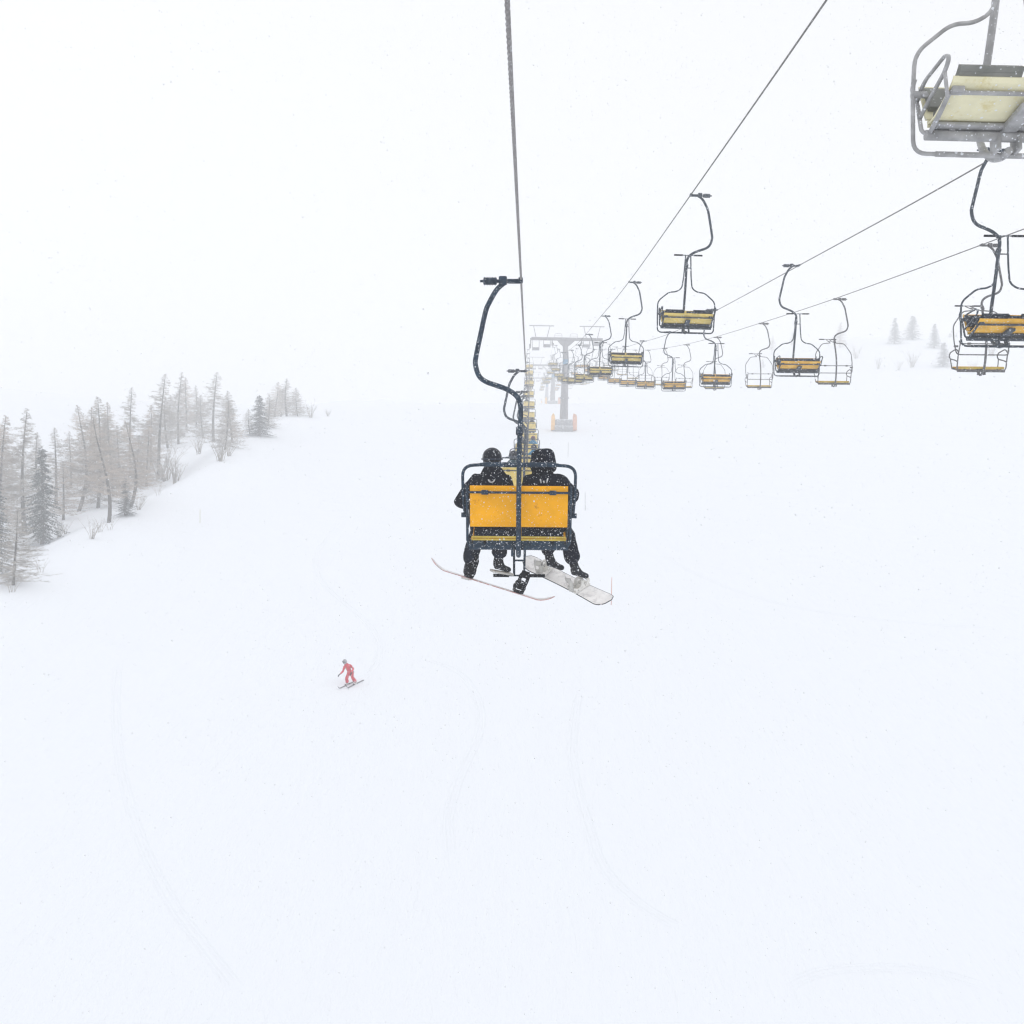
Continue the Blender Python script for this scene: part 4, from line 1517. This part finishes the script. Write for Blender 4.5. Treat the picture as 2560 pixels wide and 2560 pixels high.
LAR = [larch(11), larch(12, dens=0.75, clear=0.35, crook=0.2), larch(13, dens=1.25, warm=True, width=1.1), larch(14, dens=0.9, crook=0.9, clear=0.25, warm=True), larch(15, dens=1.35, clear=0.06, width=1.25)]
SPR = [spruce(21), spruce(22, width=1.25, dens=1.1)]
used = set()
TREES = 'bare larches and spruces along the left edge of the piste'
def plant(proto, hp, px, py, pyt, lab, cat, wide=1.0, lean=0.0, group=TREES, sink=0.15):
    g = on_ground(px, py)
    d = (g - CAM).dot(FW)
    H = (py - pyt) / FPX * d
    o = proto if proto.name not in used else copy_tree(proto)
    if proto.name not in used:
        KIDS[proto.name] = (proto, [(c, []) for c in kids(proto)])
        used.add(proto.name)
    s_ = H / hp
    if group == TREES and 'larch' in lab:
        wide *= 1.32
    o.location = g - Vector((0, 0, sink))
    o.scale = (s_ * wide, s_ * wide, s_)
    o.rotation_euler = (0, lean, rnd.uniform(0, 6.28))
    if lean:
        o.rotation_euler = (0, lean, 0)
    tag(o, lab, cat, group)
    return o
for px, py, pyt, v, w, ln, lab in [
    (-12, 1340, 1035, 2, 1.0, 0.14, 'leaning bare larch at the left edge, its top bent to the right'),
    (62, 1335, 1018, 0, 1.0, 0.03, 'tall bare larch between the leaning larch and the dark snowy spruce'),
    (33, 1462, 1270, 4, 1.15, 0.0, 'low bushy larch lowest on the left, in front of the leaning larch'),
    (140, 1262, 1066, 1, 1.1, 0.0, 'thin faint larch top rising behind the dark snowy spruce'),
    (178, 1220, 1075, 0, 1.0, 0.0, 'faint small larch in the gap right of the dark snowy spruce'),
    (196, 1278, 1010, 3, 1.0, 0.06, 'larch with a crooked pale trunk right of the gap beside the spruce'),
    (245, 1270, 990, 4, 0.85, 0.0, 'tallest dense larch of the thick clump right of the dark spruce'),
    (272, 1306, 1040, 3, 1.0, 0.0, 'larch with thick black trunk standing on the snow lip in the thick clump'),
    (283, 1240, 1004, 2, 0.8, 0.0, 'narrow larch behind the one with the thick black trunk'),
    (325, 1268, 1050, 3, 1.15, 0.03, 'gnarled larch with dark trunk beside the small dark spruce'),
    (326, 1190, 966, 1, 0.85, 0.02, 'slim high larch rising behind the gnarled larch'),
    (366, 1215, 1048, 2, 0.95, 0.0, 'broad reddish larch between the gnarled larch and the tall clear trunk'),
    (396, 1196, 932, 1, 0.95, 0.07, 'tall larch with long clear trunk above the thicket of bare stems'),
    (446, 1110, 928, 0, 0.9, 0.06, 'larch with straight thin trunk, first of the pair with touching tops'),
    (466, 1074, 942, 2, 0.95, 0.03, 'larch just behind and right of the straight thin trunk'),
    (490, 1066, 962, 0, 1.0, 0.0, 'shorter larch, rightmost of the close group of three'),
    (424, 1070, 985, 4, 1.1, 0.0, 'pale small larch low behind the close group of three'),
    (533, 1104, 928, 1, 1.2, 0.06, 'tall larch alone left of the gap before the last clump'),
    (562, 1124, 975, 4, 0.9, 0.03, 'thick larch close to the right of the lone tall larch'),
    (686, 1043, 953, 2, 1.5, 0.0, 'larch behind the round bushy spruce in the last clump'),
    (717, 1040, 944, 0, 1.5, 0.02, 'highest larch of the last small clump on the ridge'),
    (744, 1040, 967, 4, 1.2, 0.0, 'last and shortest larch at the right end of the row')    , (8, 1250, 1052, 4, 1.2, 0.0, 'frosted larch crown behind the leaning larch at the left edge'),
    (98, 1235, 1078, 0, 1.1, 0.0, 'pale larch directly behind the dark snowy spruce'),
    (158, 1300, 1150, 2, 1.2, 0.0, 'low wide larch at the right foot of the dark snowy spruce'),
    (218, 1235, 1016, 2, 1.0, 0.0, 'frosted larch filling the clump between the crooked pale trunk and the tallest larch'),
    (258, 1215, 1035, 0, 1.1, 0.0, 'pale larch deep inside the thick clump'),
    (300, 1215, 1062, 4, 1.1, 0.0, 'bushy larch in the middle of the row behind the black trunk'),
    (345, 1215, 1085, 4, 1.1, 0.0, 'low bushy larch behind the small dark spruce'),
    (378, 1165, 1010, 2, 1.1, 0.0, 'pale larch left of the tall clear larch trunk'),
    (420, 1120, 990, 0, 1.3, 0.0, 'pale larch right of the tall clear larch trunk'),
    (508, 1095, 985, 4, 1.1, 0.0, 'low pale larch in the gap left of the lone tall larch'),
    (580, 1105, 1000, 2, 1.2, 0.0, 'pale larch on the right side of the lone tall larch group'),
    (668, 1072, 985, 4, 1.2, 0.0, 'bare larch just right of the round bushy spruce'),
    (702, 1042, 968, 4, 1.3, 0.0, 'low larch filling the last small clump on the ridge'),
    (625, 1085, 1020, 0, 1.4, 0.0, 'small pale larch left of the round bushy spruce')]:
    plant(LAR[v], 11.0, px, py, pyt, lab, 'tree', w, ln)
for px, py, pyt, v, w, lab in [
    (106, 1360, 1112, 1, 0.95, 'dark green spruce loaded with snow, left of the thick clump'),
    (-14, 1444, 1150, 0, 1.0, 'dark spruce cut off by the left edge of the picture'),
    (313, 1288, 1190, 0, 1.2, 'small dark spruce at the foot of the gnarled larch'),
    (648, 1090, 985, 1, 1.5, 'round bushy spruce in front of the last clump')]:
    plant(SPR[v], 9.0, px, py, pyt, lab, 'tree', w)
RT_G = 'faint trees on the far right hillside'
for px, py, pyt, w, lab in [
    (2236, 858, 794, 1.6, 'faint spruce, left of the pair high on the right hillside'),
    (2280, 849, 788, 2.2, 'broad faint spruce, right of the pair high on the right hillside'),
    (2335, 870, 808, 1.6, 'faint narrow spruce below and right of the broad one'),
    (2358, 915, 855, 2.1, 'lowest faint spruce on the right hillside'),
    (2376, 822, 788, 2.2, 'small faint spruce topmost on the right hillside'),
    (2391, 838, 808, 2.2, 'small faint spruce just below the topmost one')]:
    plant(SPR[0], 9.0, px, py, pyt, lab, 'tree', w, group=RT_G)
for px, py, pyt, v, lab in [
    (2100, 868, 806, 2, 'faint larch behind the outermost chair line on the right hillside'),
    (1980, 850, 812, 0, 'very faint small larch behind the third line\'s hangers'),
    (1930, 878, 838, 2, 'very faint larch left of the third line\'s second chair'),
    (1908, 920, 895, 0, 'very faint low larch just above a folded chair')]:
    plant(LAR[v], 11.0, px, py, pyt, lab, 'tree', 1.3, group=RT_G)
SH = [shrub_mesh(31), shrub_mesh(32, spread=1.4), shrub_mesh(33, ns=22, spread=1.1), shrub_mesh(34, ns=6, spread=1.2)]
SHM = [m_.mesh('bare_shrub', ['twig']) for m_ in SH]
for px, py, pyt, v, lab, grp in [
    (403, 1200, 1105, 2, 'thicket of upright bare stems under the tall clear larch trunk', None),
    (438, 1208, 1120, 0, 'bare stems at the right side of the thicket by the clear trunk', None),
    (418, 1202, 1112, 1, 'loose spreading bare stems in the middle of the thicket', None),
    (498, 1135, 1070, 0, 'slim bare shrub under the close group of three larches', None),
    (552, 1152, 1075, 2, 'wide bare shrub at the foot of the lone tall larch', None),
    (572, 1140, 1085, 1, 'bare shrub leaning right beside the wide one', None),
    (776, 1044, 998, 0, 'thin bare shrub just beyond the last larch', None),
    (820, 1041, 1020, 2, 'tiny faint shrub at the right end of the row', None),
    (228, 1347, 1290, 1, 'fan shaped bare shrub on the snow below the thick clump', None),
    (250, 1330, 1285, 3, 'sparse bare shrub right of the fan shaped one', None),
    (102, 1430, 1380, 3, 'small sparse shrub on the snow below the dark spruce', None),
    (148, 1343, 1285, 0, 'bare shrub leaning at the foot of the dark spruce', None),
    (165, 1335, 1300, 1, 'low twiggy shrub right of the dark spruce foot', None),
    (30, 1480, 1420, 3, 'thin low shrub lowest at the left edge', None),
    (275, 1325, 1285, 3, 'short twigs poking from the snow lip under the black trunk', None),
    (345, 1275, 1225, 1, 'low shrub between the small spruce and the thicket', None),
    (395, 1238, 1205, 3, 'sparse twigs on the snow lip below the thicket', None),
    (2195, 922, 885, 0, 'faint bare shrub in the middle of the right hillside', 1),
    (2280, 918, 872, 2, 'faint taller bare shrub left of the lowest spruce', 1),
    (2245, 925, 895, 1, 'faint low shrub between two others on the right hillside', 1),
    (2140, 895, 860, 2, 'faint shrub right of the outermost chair line', 1),
    (2480, 890, 840, 2, 'faint shrub behind the chairs at the right edge', 1),
    (2430, 930, 890, 0, 'faint shrub under the chairs at the right edge', 1)]:
    g = on_ground(px, py)
    d = (g - CAM).dot(FW)
    o = bpy.data.objects.new('bare_shrub', SHM[v])
    COL.objects.link(o)
    s_ = (py - pyt) / FPX * d / 2.2
    o.location = g
    o.scale = (s_, s_, s_)
    o.rotation_euler = (0, 0, rnd.uniform(0, 6.28))
    tag(o, lab, 'shrub', 'faint shrubs on the far right hillside' if grp else 'bare shrubs along the left edge of the piste')

# ------------------------------------------------------------------ falling snow
rg = np.random.default_rng(5)
N1, N2 = 32000, 20000
P1 = np.column_stack([rg.uniform(-6, 6, N1), rg.uniform(2.2, 13.5, N1), rg.uniform(18.5, 30, N1)])
P2 = np.column_stack([rg.uniform(-8, 16, N2), rg.uniform(13.5, 34, N2), rg.uniform(19, 36, N2)])
PP = np.vstack([P1, P2])
sz = np.concatenate([np.minimum(rg.gamma(4, 0.0006, N1), 0.0055), np.minimum(rg.gamma(4, 0.0011, N2), 0.009)]) + 0.0006
sz[:N1] *= np.clip(PP[:N1, 1] / 8.0, 0.45, 1.2)
N = len(PP)
tet = np.array([(1, 1, 1), (1, -1, -1), (-1, 1, -1), (-1, -1, 1)]) * 0.75
V_ = (PP[:, None, :] + tet[None] * sz[:, None, None] * rg.uniform(0.6, 1.3, (N, 1, 3))).reshape(-1, 3)
F_ = (np.array([(0, 1, 2), (0, 3, 1), (0, 2, 3), (1, 3, 2)])[None] + 4 * np.arange(N)[:, None, None]).reshape(-1, 3)
fm = bpy.data.meshes.new('falling_snow')
fm.vertices.add(len(V_))
fm.vertices.foreach_set('co', V_.astype(np.float32).ravel())
fm.loops.add(len(F_) * 3)
fm.loops.foreach_set('vertex_index', F_.astype(np.int32).ravel())
fm.polygons.add(len(F_))
fm.polygons.foreach_set('loop_start', (np.arange(len(F_)) * 3).astype(np.int32))
fm.update(calc_edges=True)
fm.validate()
fm.materials.append(MATS['flake'])
fo_ = bpy.data.objects.new('falling_snow', fm)
COL.objects.link(fo_)
tag(fo_, 'fine snowflakes drifting through the air around the chairs', 'snowfall', kind='stuff')

# ------------------------------------------------------------------ haze
zs = [v[2] for v in gv]
hz = MB()
x0, x1, y0, y1, z0, z1 = -625, 625, -65, 905, min(zs) - 1.0, max(max(zs), 80) + 3
hz.box(((x0 + x1) / 2, (y0 + y1) / 2, (z0 + z1) / 2), (x1 - x0, y1 - y0, z1 - z0))
hm = bpy.data.materials.new('haze')
hm.use_nodes = True
hn = hm.node_tree
hn.nodes.clear()
ho = hn.nodes.new('ShaderNodeOutputMaterial')
pv = hn.nodes.new('ShaderNodeVolumePrincipled')
pv.inputs['Color'].default_value = (0.985, 0.99, 1.0, 1)
pv.inputs['Density'].default_value = HAZE
pv.inputs['Anisotropy'].default_value = 0.0
hn.links.new(pv.outputs[0], ho.inputs['Volume'])
MATS['haze'] = hm
ho_ = hz.build('haze', 'haze')
tag(ho_, 'pale snow haze filling the valley', 'haze', kind='stuff')
